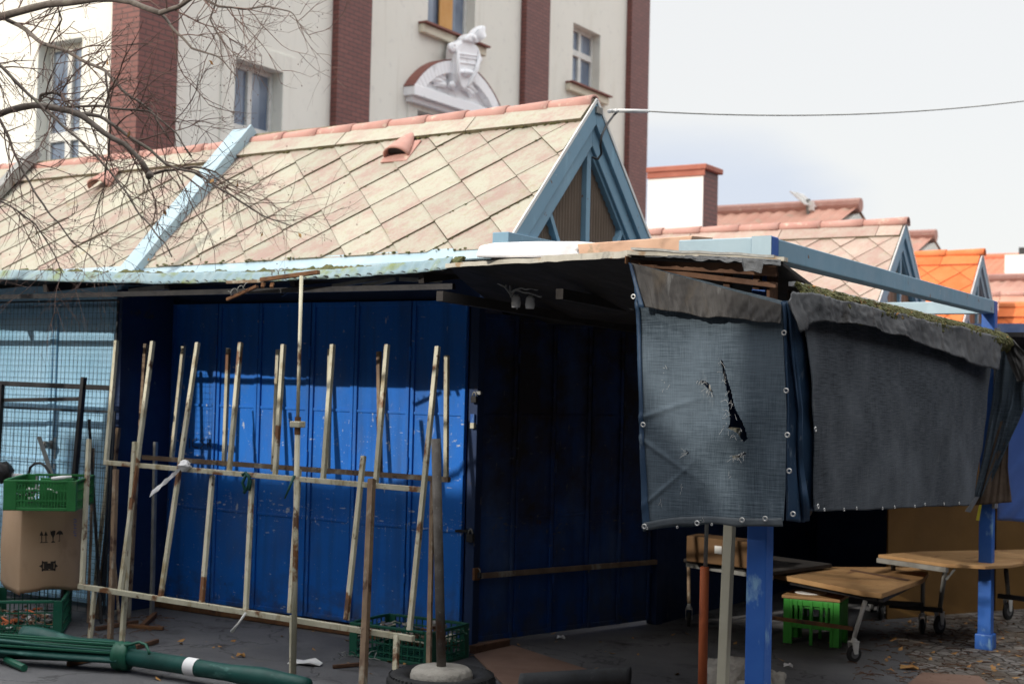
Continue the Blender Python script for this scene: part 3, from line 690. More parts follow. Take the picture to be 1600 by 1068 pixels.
# rusty brackets hanging from the awning edge
br = thing('rusty_bracket', 'rusty folded angle bracket with coil springs hanging under the awning edge', 'bracket', YP(420, 440, YA - .06))
for a, b, w, m in (((408, 437), (498, 425), .028, 'rust'), ((355, 441), (410, 439), .022, 'brown_steel'), ((355, 468), (402, 447), .022, 'rust'), ((410, 449), (412, 442), .02, 'rust'), ((424, 449), (426, 442), .02, 'rust')):
    MB().bar(YP(*a, YA - .07), YP(*b, YA - .05), w, w * .8).build('angle_bar', m, br, bevel=.002)
for a, b in (((356, 462), (386, 449)), ((420, 429), (450, 425))):
    pts = []
    for i in range(49):
        t = i / 48; p = YP(a[0] + (b[0] - a[0]) * t, a[1] + (b[1] - a[1]) * t, YA - .08)
        pts.append(p + V((0, .012 * math.sin(t * 3 * 2 * PI), .016 * math.cos(t * 3 * 2 * PI) + .01)))
    MB().tube(pts, .0025, 5).build('coil_spring', 'galv', br, smooth=True)

# prop holding the awning
prop = thing('awning_prop', 'thin upright steel prop with a clamp carrying the awning in front of the shutters', 'prop', (*GP(457, 1060).xy, 0))
YPp = 5.74
a, m_, b = YP(467, 436, YPp), YP(465, 664, YPp), V((GP(457, 1060).x, YPp, 0))
MB().tube([a + V((0, .02, .02)), m_], .0100, 10).build('inner_tube', 'cream_steel', prop, smooth=True)
MB().tube([m_, b], .0150, 10).build('outer_tube', 'cream_steel', prop, smooth=True)
MB().box(m_ - V((.034, .028, .012)), m_ + V((.034, .028, .022))).build('clamp', 'cream_steel', prop, bevel=.005)
MB().tube([m_ + V((0, 0, -.05)), m_ + V((0, 0, .045))], .0170, 10).build('collar', 'rust', prop)

# ================================================================== canopy on blue posts
PX = -2.085
cn = thing('canopy', 'patched flat canopy of weathered sheets carried on blue steel posts and beams', 'canopy', (-3.0, 7.2, 0))
CE = [YP(700, 417, YA), YP(850, 408, 5.5), YP(985, 400, 5.06), YP(1222, 410, 5.10)]
c11 = XP(1567, 521, -1.97); c01 = V((-5.6, 9.2, 2.02))
def cs(u, v):
    t = u * 3; i = min(int(t), 2); a = CE[i].lerp(CE[i + 1], t - i); b = c01.lerp(c11, u); q = a.lerp(b, v); q.z = a.z + (b.z - a.z) * min(1, v * (1 + 6 * u))
    q.z += .010 * nz(q, 2) ; return q
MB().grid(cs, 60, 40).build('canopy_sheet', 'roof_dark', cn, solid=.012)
MB().box((-4.5, 9.26, 2.0), (-1.9, 11.6, 2.03)).build('blocker_sheet', 'roof_dark', cn)  # hidden extension added to keep sky light off the area behind
def edge(a, b, w, dz=0, t=.03, nm='sheet_edge', m='pale_edge', n=24, out=(0, -.01, 0)):
    def f(u, v):
        q = a.lerp(b, u) + V(out) + V((0, 0, dz + t * (v - .5) + .005 * nz(a.lerp(b, u), 9, 2))); return q
    return MB().grid(f, n, 2).build(nm, m, cn, solid=w)
edge(CE[0], CE[1], .02, .006, .022); edge(CE[1], CE[2], .02, .008, .028)
edge(CE[2] + V((.0, 0, .01)), CE[3] + V((.02, 0, .01)), .05, .0, .016, 'sheet_edge', 'pale_edge')
edge(CE[2] + V((.02, 0, .026)), CE[3] + V((-.02, 0, .022)), .06, .0, .010, 'sheet_edge', 'galv')
# side edge along the row of posts: pale sheet rim, then moss
SE = [XP(1236, 441, -1.96), XP(1400, 479, -1.96), XP(1567, 521, -1.96)]
edge(SE[0], SE[1], .03, -.006, .018, out=(.004, 0, 0), m='white_plaster'); edge(SE[1], SE[2], .03, -.006, .018, out=(.004, 0, 0), m='white_plaster')
def mossf(u, v):
    a = SE[0].lerp(SE[2], u); w = .085 + .02 * nz(a, 3, 4)
    q = a + V((.015 + .028 * math.sin(v * PI) + .010 * nz((a.x, a.y, v * .3), 18, 5) + .010 * nz((a.x, a.y, v), 60, 1), 0, -.012 - w * v + .006 * v * nz((a.x, a.y, 0), 9, 6)))
    return q
MB().grid(mossf, 380, 12).build('moss_strip', 'moss', cn, solid=.02, solid_off=-1)
lm = MB()
for i in range(150):
    u = random.random(); v = random.random() * .9; q = mossf(u, v)
    a = random.random() * 6.3; s = random.uniform(.012, .03); d1 = V((.3 * math.sin(a), math.cos(a), .4 * math.sin(a * 2))) * s; d2 = V((math.cos(a) * .5, .4, .6)) * s * .5
    q = q + V((.012, 0, .008)); lm.add([q - d1, q + d2, q + d1 + V((.006, 0, .004)), q - d2], [(0, 1, 2, 3)])
o = lm.build('leaf_litter', 'dry_leaf', cn); o['kind'] = 'stuff'
# posts and beams
def post(p, ztop, w=.083):
    return MB().box((p[0] - w / 2, p[1] - w / 2, 0), (p[0] + w / 2, p[1] + w / 2, ztop)).build('post', 'post_blue', cn, bevel=.006)
p1 = post((PX, 5.26), 2.232); p2 = post((PX, 9.13), 2.225)
MB().box((PX - .055, 9.13 - .055, 0), (PX + .055, 9.13 + .055, .10)).build('post_shoe', 'post_blue', p2, bevel=.006)
MB().box((PX + .0420, 9.08, .9), (PX + .0585, 9.17, 2.05)).build('post_fin', 'galv', p2)
MB().box((PX - .04, 5.304, 2.14), (PX + .04, 9.085, 2.226)).build('beam', 'sky_paint', cn, bevel=.005)
MB().box((PX - .37, 5.222, 2.146), (PX - .043, 5.302, 2.228)).build('beam', 'pale_cyan', cn, bevel=.005)  # front beams paler than the side beam, their sunlit look put into paint
MB().box((PX - .0415, 5.2135, 2.140), (PX + .0415, 5.2184, 2.2315)).build('lit_post_face', 'pale_cyan', cn)  # pale plate imitating sunlight on the upper front of the post
MB().box((-4.2, 9.09, 2.142), (PX - .043, 9.17, 2.222)).build('beam', 'pale_cyan', cn, bevel=.005)
for x in (-4.0, -3.3, -2.6):
    MB().bar((x, 5.7, 2.05), (x, 9.0, 1.96), .04, .05).build('rafter', 'roof_dark', cn)
# brown timber lattice under the front sheet
tl = MB(); Yl = 5.11
tl.bar(YP(987, 409, Yl), YP(1214, 423, Yl), .02, .045)
tl.bar(YP(1035, 424, Yl + .012), YP(1214, 446, Yl + .012), .02, .022)
for x in (1038, 1087, 1139, 1185): tl.bar(YP(x, 412, Yl + .04), YP(x - 2, 452, Yl + .04), .03, .03)
tl.build('timber_lattice', 'dark_wood', cn, bevel=.003)
MB().box(YP(1197, 472, Yl + .03), YP(1217, 409, Yl + .12)).build('timber_block', 'dark_wood', cn, bevel=.004)
MB().box(YP(976, 412, 5.02), YP(985, 401, 5.06)).build('pipe_end', 'rust', cn, bevel=.002)
# torn clear film over the front edge
def film(u, v):
    x = 1008 + 212 * u; y = 394 + 12 * u + (5 + 7 * abs(nz((u * 9, 0, 0), 1, 2))) * v + (14 * v if .72 < u < .86 else 0)
    return YP(x, y, 5.045 - .012 * v + .006 * nz((u * 30, v * 3, 0)))
MB().grid(film, 70, 5).build('torn_film', 'grey_flap', cn, solid=.002)
# things lying on the canopy
wf = [(742, 402), (748, 384), (772, 379), (840, 377), (903, 377), (911, 384), (901, 392), (905, 400), (830, 403)]
b_ = [YP(x, y, 5.62) for x, y in wf]
tag(MB().prism(b_, (0, .30, .02)).build('foam_slab', 'white_foam', bevel=.012), 'torn slab of white foam lying on the canopy below the blue gable', 'foam slab')
sb = [YP(x, y, 5.36) for x, y in ((905, 400), (902, 381), (1000, 374), (1082, 368), (1075, 393), (1000, 399))]
tag(MB().prism(sb, (0, .22, .015)).build('salmon_board', 'salmon', bevel=.004), 'salmon coloured board lying on the canopy between the foam slab and the blue beam', 'board')
# loose cables under the canopy
cab = thing('hanging_cable', 'tangle of loose grey cables with lamp holders hanging under the dark canopy', 'cable', YP(800, 430, 6.2))
for pts in ([(725, 424), (740, 430), (756, 428), (790, 448), (798, 462), (808, 482), (810, 470), (800, 456)], [(742, 418), (752, 430), (770, 424), (788, 418)], [(794, 425), (798, 450), (797, 462), (805, 454), (830, 458), (846, 463)],
            [(790, 448), (794, 430), (800, 426)], [(798, 456), (815, 450), (840, 452), (854, 446)], [(830, 427), (870, 442), (900, 447), (960, 444), (985, 441)], [(920, 461), (950, 470), (990, 482)]):
    P = []
    for k in range(25):
        q = along(pts, k / 24); P.append(YP(q[0] + 1.5 * nz((k * .4, 0, 0), 1, 1), q[1] + 2 * nz((k * .4, 3, 0), 1, 2), 6.25))
    MB().tube(P, .0055, 6).build('wire', 'grey_cable', cab, smooth=True)
for x, y in ((806, 472), (828, 474)):
    MB().lathe(YP(x, y + 8, 6.25), [(.022, 0), (.026, .02), (.022, .055), (.010, .07)], 12).build('lamp_holder', 'pale_plastic', cab, smooth=True)

# ================================================================== shade nets
def pxsheet(L, R, place, nu, nv, keep=None, wave=None, uvdir=None):
    mb = MB()
    def f(u, v):
        a, b = along(L, v), along(R, v); q = place(a[0] + (b[0] - a[0]) * u, a[1] + (b[1] - a[1]) * u)
        return q + (wave(u, v, q) if wave else V((0, 0, 0)))
    mb.grid(f, nu, nv)
    for i, p in enumerate(mb.v): mb.uv[i] = ((p.x + p.y), p.z)
    if keep: mb.f = [fc for fc in mb.f if keep(sum((mb.v[k] for k in fc), V((0, 0, 0))) / 4)]
    return mb
nt = thing('shade_net', 'torn grey shade net with a long rip, hung from the canopy corner', 'shade net', YP(1110, 828, 5.08))
tear = [(1126, 560), (1130, 566), (1136, 590), (1143, 612), (1148, 636), (1158, 655), (1164, 668), (1168, 684), (1162, 690), (1152, 676), (1143, 671), (1137, 668), (1141, 660), (1139, 640), (1137, 615), (1131, 590)]
tear2 = [(1092, 595), (1100, 594), (1108, 599), (1111, 607), (1115, 614), (1108, 610), (1102, 602)]
tear3 = [(1144, 712), (1156, 710), (1166, 705), (1166, 709), (1157, 714), (1146, 716)]
tear4 = [(1072, 703), (1077, 706), (1075, 710)]
def wv(u, v, q):
    e = max(0, v - .9) * 10
    y = .020 * nz(q, 2.0, 3) + .006 * nz(q, 7, 5) + .012 * e * e * (nz((q.x, 0, 0), 3.5, 8)) * .6
    t = proj(q); d = math.hypot(t[0] - 1150, t[1] - 670)
    y -= .03 * math.exp(-(d / 34) ** 2)
    cr = sum(.010 * math.exp(-((q.z - ez - (q.x + 2.6) * sl) / .012) ** 2) * max(0, 1 - (q.x + 2.6) / .35) for ez, sl in ((1.96, -.5), (1.46, .35), (1.44, -.6), (1.05, .9)))
    return V((0, y - cr, .004 * nz(q, 5, 9) + .007 * e * abs(math.sin(u * 3 * PI))))
def keep1(c):
    x, y = proj(c); return not any(inpoly(x, y, t) for t in (tear, tear2, tear3, tear4))
N1 = lambda x, y: YP(x, y, 5.07 + .05 * max(0, (x - 990) / 235))
pxsheet([(989, 411), (1001, 620), (1009, 829)], [(1223, 470), (1228, 640), (1226, 812)], N1, 150, 230, keep1, wv).build('net', 'net', nt, smooth=True)
# side return of the net round the post
def wv2(u, v, q): return V((.014 * math.sin(u * 9 + v * 2) + .012 * nz(q, 4, 2), 0, 0))
pxsheet([(1222, 472), (1227, 640), (1225, 812)], [(1228, 470), (1243, 640), (1252, 816)], lambda x, y: XP(x, y, -1.945), 10, 60, None, wv2).build('side_return', 'navy_hem', nt, smooth=True, solid=.002)
pxsheet([(1228, 470), (1243, 640), (1251, 815)], [(1232, 470), (1250, 640), (1262, 812)], lambda x, y: XP(x, y, -1.93 + .02 * nz((0, y * .02, 0))), 6, 60, None, wv2).build('side_return', 'navy_hem', nt, smooth=True, solid=.002)
# hems
def hem(L, R, place, nm, m, nu, nv, par, off): return pxsheet(L, R, lambda x, y: place(x, y) + off, nu, nv, None, None).build(nm, m, par, smooth=True, solid=.003)
pxsheet([(1008, 816), (1007, 830)], [(1224, 803), (1226, 817)], N1, 80, 3, None, lambda u, v, q: V((0, -.006, 0)) + wv(u, .93 + .07 * v, q) + V((0, 0, .012 * math.sin(u * 5.2)))).build('bottom_hem', 'hem_cloth', nt, smooth=True, solid=.002)
pxsheet([(989, 412), (1000, 620), (1006, 829)], [(996, 414), (1006, 620), (1018, 827)], N1, 2, 80, None, lambda u, v, q: V((0, -.006, 0)) + wv(0, v, q)).build('side_hem', 'navy_hem', nt, smooth=True, solid=.002)
# wrinkled flap folded over the top
def wvf(u, v, q):
    wr = nz((u * 26 + v * 2, v * 1.5, 0), 1, 6) + .5 * nz((u * 60, v * 3, 0), 1, 2)
    return V((0, -.022 - .02 * v + .010 * wr * (.3 + v), .012 * nz((u * 7, 0, 0), 1, 4) * v))
pxsheet([(990, 411), (1014, 482)], [(1224, 476), (1226, 508)], N1, 170, 30, None, wvf).build('top_flap', 'soil_net', nt, smooth=True, solid=.002)
pxsheet([(988, 411), (1008, 481)], [(993, 413), (1016, 482)], N1, 3, 12, None, lambda u, v, q: V((0, -.034 - .02 * v, 0))).build('flap_hem', 'navy_hem', nt, smooth=True, solid=.002)
def eyelet(par, q, r=.0085, ax=(0, -1, 0)):
    ax = V(ax); mb = MB(); n = 14; a = ax.cross(V((0, 0, 1))).normalized(); b = V((0, 0, 1))
    mb.tube([q + (a * math.cos(2 * PI * i / n) + b * math.sin(2 * PI * i / n)) * r for i in range(n + 1)], r * .38, 6, caps=False)
    mb.build('eyelet', 'eyelet', par, smooth=True)
for x, y in ((995, 464), (1010, 663), (1012, 821), (1094, 816), (1164, 811), (1200, 809), (1228, 520), (1231, 610), (1233, 679), (1236, 735), (1242, 802)): eyelet(nt, N1(x, y) + V((.0, -.03 if x < 1226 else -.02, 0)))
for x, y in ((1016, 824), (1063, 822), (1117, 818)): eyelet(nt, N1(x, y) + V((0, -.03, 0)), .004)
# frayed threads round the rips
fr = MB(); rg = random.Random(3)
for poly, cnt in ((tear, 46), (tear2, 22), (tear3, 26), (tear4, 6)):
    for i in range(cnt):
        x, y = along(poly + poly[:1], rg.random()); q = N1(x, y) + V((0, -.016 - (.03 * math.exp(-(math.hypot(x - 1150, y - 670) / 34) ** 2)), 0)); P = [q]; d = V((rg.uniform(-1, 1), -.5, rg.uniform(-1.2, .5))) * rg.uniform(.003, .008)
        for k in range(3): P.append(P[-1] + d + V((rg.uniform(-1, 1), -.1, rg.uniform(-1, .6))) * .003)
        fr.tube(P, .0006, 4)
fr.build('frayed_threads', 'grey_cable', nt)['kind'] = 'stuff'
sc_ = MB()
for x, y, n in ((1040, 590, 9), (1098, 810, 4), (1066, 762, 4), (1142, 748, 3), (1030, 786, 3)):
    for k in range(n):
        q = N1(x + rg.uniform(-4, 6), y + rg.uniform(-6, 6) * (3 if n > 5 else 1)) + V((0, -.014, 0)); sc_.tube([q, q + V((rg.uniform(-.01, .01), 0, rg.uniform(-.02, .02)))], .0007, 4)
sc_.build('snagged_threads', 'grey_cable', nt)['kind'] = 'stuff'

# second net along the posts
n2 = thing('shade_net', 'broad dark shade net hanging along the posts below the mossy canopy edge', 'shade net', XP(1400, 795, -1.93))
N2 = lambda x, y: XP(x, y, -1.935)
def wn2(u, v, q):
    return V((.028 * math.sin(PI * u) * math.sin(PI * v * .8) + .030 * nz(q, 1.5, 2) + .007 * nz(q, 6, 4) - .05 * max(0, u - .9) * 10 * (1 - v), 0, .006 * nz(q, 4, 3)))
LN = [(1240, 470), (1256, 520), (1264, 600), (1268, 700), (1271, 798)]
RN = [(1567, 525), (1563, 560), (1546, 660), (1531, 740), (1523, 789)]
pxsheet(LN, RN, N2, 150, 120, None, wn2).build('net', 'net2', n2, smooth=True, solid=.002)
pxsheet([(x - 14 + (5 if y < 560 else 0), y) for x, y in LN], [(x + 3, y) for x, y in LN], lambda x, y: XP(x, y, -1.945), 6, 60, None, lambda u, v, q: V((.02 * nz((0, v * 6, u * 2), 1, 3) - .03 * (1 - u), 0, 0))).build('side_hem', 'navy_hem', n2, smooth=True, solid=.002)
pxsheet([(1235, 452), (1222, 470), (1240, 512), (1243, 516)][::1], [(1567, 528), (1562, 548), (1557, 575), (1556, 578)], lambda x, y: XP(x, y, -1.905), 140, 14, lambda c: True,
        lambda u, v, q: V((.012 + .012 * v + .016 * nz((q.y * 3, v, 0), 1, 2), 0, (.09 if u > .04 else .03) * v * (math.sin(min(1, u * 1.2) * PI) ** .6) * (1 - .45 * u) + .014 * nz((q.y * 4, 0, 0), 1, 6) + .004 * nz((q.y * 40, v, 0), 1, 3))) + V((.007 * nz((q.y * 24, v * 2, 0), 1, 3) + .005 * nz((q.y * 60, v * 5, 0), 1, 5), 0, 0))).build('top_flap', 'grey_flap', n2, smooth=True, solid=.002)
for k, (x, y) in enumerate(((1263, 670), (1267, 790), (1277, 795), (1308, 795), (1328, 793), (1369, 793), (1388, 791), (1420, 790), (1436, 787), (1466, 786), (1490, 785))): eyelet(n2, N2(x, y) + V((.03, 0, .0)), .009 if k < 2 else .006, (1, 0, 0))
# dark strap between the nets
pxsheet([(1228, 452), (1246, 560), (1253, 700), (1262, 806)], [(1244, 455), (1262, 560), (1268, 700), (1270, 800)], lambda x, y: XP(x, y, -1.99), 8, 60, None, lambda u, v, q: V((.02 * nz((u * 3, v * 5, 0), 1, 4), 0, 0))).build('inner_strip', 'brown_cloth', n2, smooth=True, solid=.002)
pxsheet([(1524, 775), (1508, 798)], [(1530, 776), (1516, 800)], N2, 2, 5).build('loose_tie', 'grey_flap', n2, solid=.002)

# rags at the far end of the canopy
YRg = 9.05
rg1 = thing('hanging_rag', 'ragged bundle of net and brown cloth hanging at the far end of the canopy', 'rag', YP(1560, 788, YRg))
def wr(s): return lambda u, v, q: V((0, .04 * nz((u * 4, v * 4, 0), 1, s) + .02 * nz((u * 13, v * 3, 0), 1, s + 1), .012 * nz((u * 7, v, 0), 1, s)))
pxsheet([(1564, 524), (1552, 610), (1540, 690), (1521, 786)], [(1606, 560), (1600, 640), (1578, 690), (1540, 770)], lambda x, y: YP(x, y, YRg - .02), 30, 50, None, wr(3)).build('net_swath', 'net', rg1, smooth=True, solid=.002)
pxsheet([(1556, 660), (1540, 730), (1522, 789)], [(1577, 655), (1575, 730), (1581, 784)], lambda x, y: YP(x, y, YRg), 36, 40, None, lambda u, v, q: V((0, .03 * nz((u * 9 + v, v * 1.2, 0), 1, 5), 0))).build('brown_cloth', 'brown_cloth', rg1, smooth=True, solid=.002)
pxsheet([(1562, 522), (1570, 548), (1590, 596)], [(1585, 532), (1612, 560), (1616, 600)], lambda x, y: YP(x, y, YRg - .10), 24, 24, None, wr(8)).build('plastic_rag', 'soil_net', rg1, smooth=True, solid=.002)
tag(pxsheet([(1530, 788), (1525, 812)], [(1534, 788), (1530, 813)], lambda x, y: YP(x, y, YRg - .03), 2, 6).build('strap', 'yellow_cloth', solid=.003), 'short yellow strap end hanging beside the far blue post', 'strap')
tag(pxsheet([(1568, 640), (1558, 812)], [(1760, 620), (1760, 826)], lambda x, y: YP(x, y, 9.75), 50, 30, None, lambda u, v, q: V((0, .05 * nz((u * 5 + v * 3, v * 2, 0), 1, 3) + .02 * nz((u * 14 + v * 9, v * 3, 0), 1, 5), 0))).build('blue_tarpaulin', 'blue_tarp', smooth=True, solid=.003),
    'bright blue tarpaulin stretched behind the rag at the right edge', 'tarpaulin')

# ================================================================== poles under the canopy
def castor(par, c, r=.055, ax=(1, 0, 0), mat='black_rubber', h=.16):
    c = V(c); ax = V(ax).normalized(); w = .024; wc = c + V((0, 0, r))
    q = MB().lathe(wc - ax * w / 2, [(r * .55, 0), (r * .80, 0), (r * .97, .004), (r, w * .35), (r, w * .65), (r * .97, w - .004), (r * .80, w), (r * .55, w)], 28, ax).build('castor', mat, par, smooth=False, bevel=.002)
    MB().lathe(wc - ax * (w / 2 + .004), [(r * .18, -.004), (r * .18, .002), (r * .5, .002), (r * .56, .006), (r * .56, w + .002), (r * .5, w + .006), (r * .18, w + .006), (r * .18, w + .012)], 20, ax).build('wheel_hub', 'grey_rubber', q)
    f = MB()
    for sg in (1, -1):
        s0 = wc + ax * sg * (w / 2 + .008); side = ax.cross(V((0, 0, 1)))
        f.prism([s0 - side * .014, s0 + side * .014, s0 + V((0, 0, r + .02)) + side * .032, s0 + V((0, 0, r + .02)) - side * .022], ax * sg * .003)
    f.obox(wc + V((0, 0, r + .018)) - ax * (w / 2 + .011) - ax.cross(V((0, 0, 1))) * .024, ax * (w + .022), ax.cross(V((0, 0, 1))) * .052, (0, 0, .006))
    f.lathe(wc + V((0, 0, r + .024)), [(.018, 0), (.018, .012), (.012, .014), (.012, max(.02, h - 2 * r - .03))], 12)
    f.build('castor_fork', 'white_metal', q)
    return q

a = YP(1101, 886, 6.25)
op = thing('pole', 'round pole in an orange sleeve, topped by a thin grey rod', 'pole', (a.x, a.y, 0))
MB().lathe((a.x, a.y, 0), [(.0225, 0), (.0225, a.z), (.019, a.z + .004)], 20).build('orange_sleeve', 'orange_pole', op, smooth=True)
MB().tube([(a.x + .004, a.y, a.z), (a.x + .02, a.y, 2.08)], .010, 10).build('inner_rod', 'galv', op, smooth=True)
a, b = YP(1147, 668, 5.95), YP(1127, 1085, 6.05)
cp = thing('pole', 'square cream painted pole standing between the orange pole and the blue post', 'pole', (b.x, b.y, 0))
MB().bar((b.x, b.y, 0), a, .046, .046).build('square_tube', 'cream_pole', cp, bevel=.004)
lumps = [(1140, 1062, .13, .12, 1), (1180, 1085, .09, .09, 2), (1206, 1072, .07, .08, 3)]
LL = ['grey concrete block heaped at the foot of the cream pole', 'rounded stone on the ground left of the nearest blue post foot', 'small pale stone on the ground right of the nearest blue post foot']
for (x, y, r, h, sd), lb in zip(lumps, LL):
    c = ZP(x, y, h); tag(MB().lump(c, (r, r * .9, h), 16, .35, sd, .75).build('stone', 'concrete', smooth=True), lb, 'stone')

# ================================================================== carts and boards under the canopy
ct = thing('table_cart', 'low cart with a bright worn chipboard top on white castors over the green crate', 'table cart', GP(1320, 1000))
zt = .42
top = [ZP(1209, 896, zt), ZP(1345, 923, zt), ZP(1378, 927, zt), ZP(1442, 904, zt), ZP(1451, 894, zt), ZP(1430, 886, zt), ZP(1250, 885, zt)]
MB().prism([p - V((0, 0, .030)) for p in top], (0, 0, .032)).build('table_top', 'wood', ct, bevel=.005)
gp = MB().prism([ZP(1330, 890, zt) + V((0, 0, .004)), ZP(1422, 906, zt) + V((0, 0, .004)), ZP(1418, 908, zt) + V((0, 0, .004)), ZP(1328, 891.5, zt) + V((0, 0, .004))], (0, 0, .002)).build('seam_shadow_strip', 'dark_wood', ct)  # dark strip for the board seam and the shadow streak on the table
MB().bar(top[2] + V((-.01, .02, -.042)), top[4] + V((-.03, -.02, -.042)), .03, .022).build('frame_bar', 'dark_metal', ct)
MB().bar(top[0] + V((.02, .03, -.042)), top[2] + V((-.03, .03, -.042)), .03, .022).build('frame_bar', 'dark_metal', ct)
fl = [(GP(1334, 1034), ZP(1352, 938, zt - .05), 'white_metal'), (GP(1441, 990), top[4] + V((-.03, -.03, -.05)), 'galv'), (GP(1376, 968), ZP(1378, 895, zt - .05), 'dark_metal'), (GP(1362, 955), ZP(1362, 893, zt - .05), 'dark_metal')]
for c, t, m in fl:
    MB().tube([t, V((c.x, c.y, .15)) + V((.0, .0, 0))], .014, 10).build('leg', m, ct, smooth=True)
    castor(ct, (c.x, c.y, 0), .052, (.75, -.5, 0) if m == 'white_metal' else (.9, .4, 0))
MB().bar(ZP(1196, 963, .2), fl[0][0] + V((-.01, .0, .20)), .02, .022).build('stretcher', 'rust', ct)
MB().bar(ZP(1320, 937, .24), ZP(1442, 944, .22), .03, .03).build('stretcher', 'dark_metal', ct)
c2 = thing('table_cart', 'cart with a rounded chipboard top standing against the ochre boards at the right', 'table cart', GP(1500, 985))
z2 = .55
t2 = [ZP(1372, 866, z2), ZP(1480, 881, z2), ZP(1540, 884, z2), ZP(1580, 882, z2), ZP(1615, 876, z2), ZP(1650, 868, z2), ZP(1610, 858, z2), ZP(1440, 861, z2)]
MB().prism([p - V((0, 0, .02)) for p in t2], (0, 0, .022)).build('table_top', 'wood', c2, bevel=.004)
MB().bar(t2[0] + V((0, 0, -.035)), t2[1] + V((0, 0, -.035)), .03, .03).build('frame_bar', 'galv', c2)
for c, t, m in ((GP(1468, 990), ZP(1477, 890, z2 - .04), 'galv'), (GP(1575, 968), ZP(1572, 890, z2 - .04), 'dark_metal'), (GP(1398, 962), ZP(1395, 876, z2 - .04), 'dark_metal')):
    MB().tube([t, (c.x, c.y, .18)], .015, 10).build('leg', m, c2, smooth=True)
    castor(c2, (c.x, c.y, 0), .065, (.9, -.3, 0), 'black_rubber')
MB().bar(ZP(1478, 905, .45), ZP(1492, 888, z2 - .03), .012).build('brace', 'galv', c2)
MB().bar(ZP(1390, 945, .2), ZP(1473, 953, .2), .03).build('stretcher', 'dark_metal', c2)
MB().bar(ZP(1560, 930, .3), ZP(1640, 940, .3), .03).build('stretcher', 'dark_metal', c2)
c3 = thing('table_cart', 'dark topped cart in the deep shade left of the blue post carrying a brown board', 'table cart', GP(1110, 980))
z3 = .46
t3 = [ZP(1068, 872, z3), ZP(1205, 893, z3), ZP(1300, 880, z3), ZP(1150, 860, z3)]
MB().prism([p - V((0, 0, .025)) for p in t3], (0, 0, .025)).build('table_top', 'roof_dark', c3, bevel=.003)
MB().bar(t3[0] + V((.02, .02, -.04)), t3[1] + V((0, .02, -.04)), .025, .03).build('frame_bar', 'galv', c3)
for x, y, xt, yt in ((1076, 978, 1076, 878), (1196, 990, 1198, 900)):
    c = GP(x, y); t = ZP(xt, yt, z3 - .05); MB().tube([t, (c.x, c.y, .16)], .013, 10).build('leg', 'brown_steel', c3, smooth=True); castor(c3, (c.x, c.y, 0), .05, (.9, .4, 0))
bb = [ZP(1072, 876, z3 + .004), ZP(1178, 889, z3 + .004)]
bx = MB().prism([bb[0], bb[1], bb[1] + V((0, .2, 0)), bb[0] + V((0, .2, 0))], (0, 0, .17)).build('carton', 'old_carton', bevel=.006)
tag(bx, 'flat brown carton with a pale sticker lying on the dark cart', 'carton')
s0 = bb[0].lerp(bb[1], .43); dd = (bb[1] - bb[0]).normalized(); nn = V((dd.y, -dd.x, 0))
MB().obox(s0 + nn * .002 + V((0, 0, .075)), dd * .055, nn * .002, (0, 0, .05)).build('sticker', 'pale_plastic', bx)

# green bottle crate under the cart, turned upside down with a board on it
def ribbed_crate(name, label, c, w, d, h, rot, mat, group=None):
    t = thing(name, label, 'crate', c, group); R = Matrix.Rotation(rot, 3, 'Z'); c = V(c)
    def ob(mb, x0, y0, z0, x1, y1, z1): mb.obox(c + R @ V((x0, y0, z0)), R @ V((x1 - x0, 0, 0)), R @ V((0, y1 - y0, 0)), (0, 0, z1 - z0))
    mb = MB(); hw_, hd_ = w / 2, d / 2
    for sx in (-1, 1):
        for sy in (-1, 1): ob(mb, sx * hw_, sy * hd_, 0, sx * (hw_ - .04), sy * (hd_ - .04), h)
    for sy in (-1, 1):
        ob(mb, -hw_ + .041, sy * hd_, h * .86, hw_ - .041, sy * (hd_ - .012), h); ob(mb, -hw_ + .041, sy * hd_, h * .36, hw_ - .041, sy * (hd_ - .012), h * .50)
        n = 9
        for i in range(n):
            x = -hw_ + .05 + (w - .1) * i / (n - 1)
            if abs(i - n // 2) == 1: continue
            ob(mb, x - .010, sy * (hd_ + .004), .0 if i in (0, 3, 4, 5, n - 1) else h * .37, x + .010, sy * (hd_ - .010), h * .985)
    for sx in (-1, 1):
        ob(mb, sx * hw_, -hd_ + .041, h * .86, sx * (hw_ - .012), hd_ - .041, h); ob(mb, sx * hw_, -hd_ + .041, h * .36, sx * (hw_ - .012), hd_ - .041, h * .5)
        for i in range(6):
            y = -hd_ + .05 + (d - .1) * i / 5; ob(mb, sx * (hw_ + .004), y - .009, 0 if i in (0, 5) else h * .37, sx * (hw_ - .010), y + .009, h * .985)
    ob(mb, -hw_ + .013, -hd_ + .013, h * .80, hw_ - .013, hd_ - .013, h * .84)
    mb.build('crate_shell', mat, t, bevel=.003)
    return t, ob, c, R
g1, g2 = GP(1266, 1014), GP(1318, 1022)
rt = math.atan2(g2.y - g1.y, g2.x - g1.x)
cc = GP(1277, 1005)
bc, ob, c_, R_ = ribbed_crate('bottle_crate', 'bright green ribbed bottle crate standing under the chipboard cart', (cc.x - .03, cc.y + .05, 0), .36, .27, .285, rt + .25, 'green_bright')
mb = MB(); ob(mb, -.19, -.145, .287, .185, .14, .307); tag(mb.build('crate_board', 'wood', bevel=.004), 'small chipboard lid lying on the bright green crate', 'board')
mb = MB().lathe(c_ + R_ @ V((-.04, .02, .309)), [(.10, 0), (.105, .004), (.10, .008)], 24); tag(mb.build('lid', 'pale_plastic', smooth=False), 'pale round lid lying on the board of the green crate', 'lid')

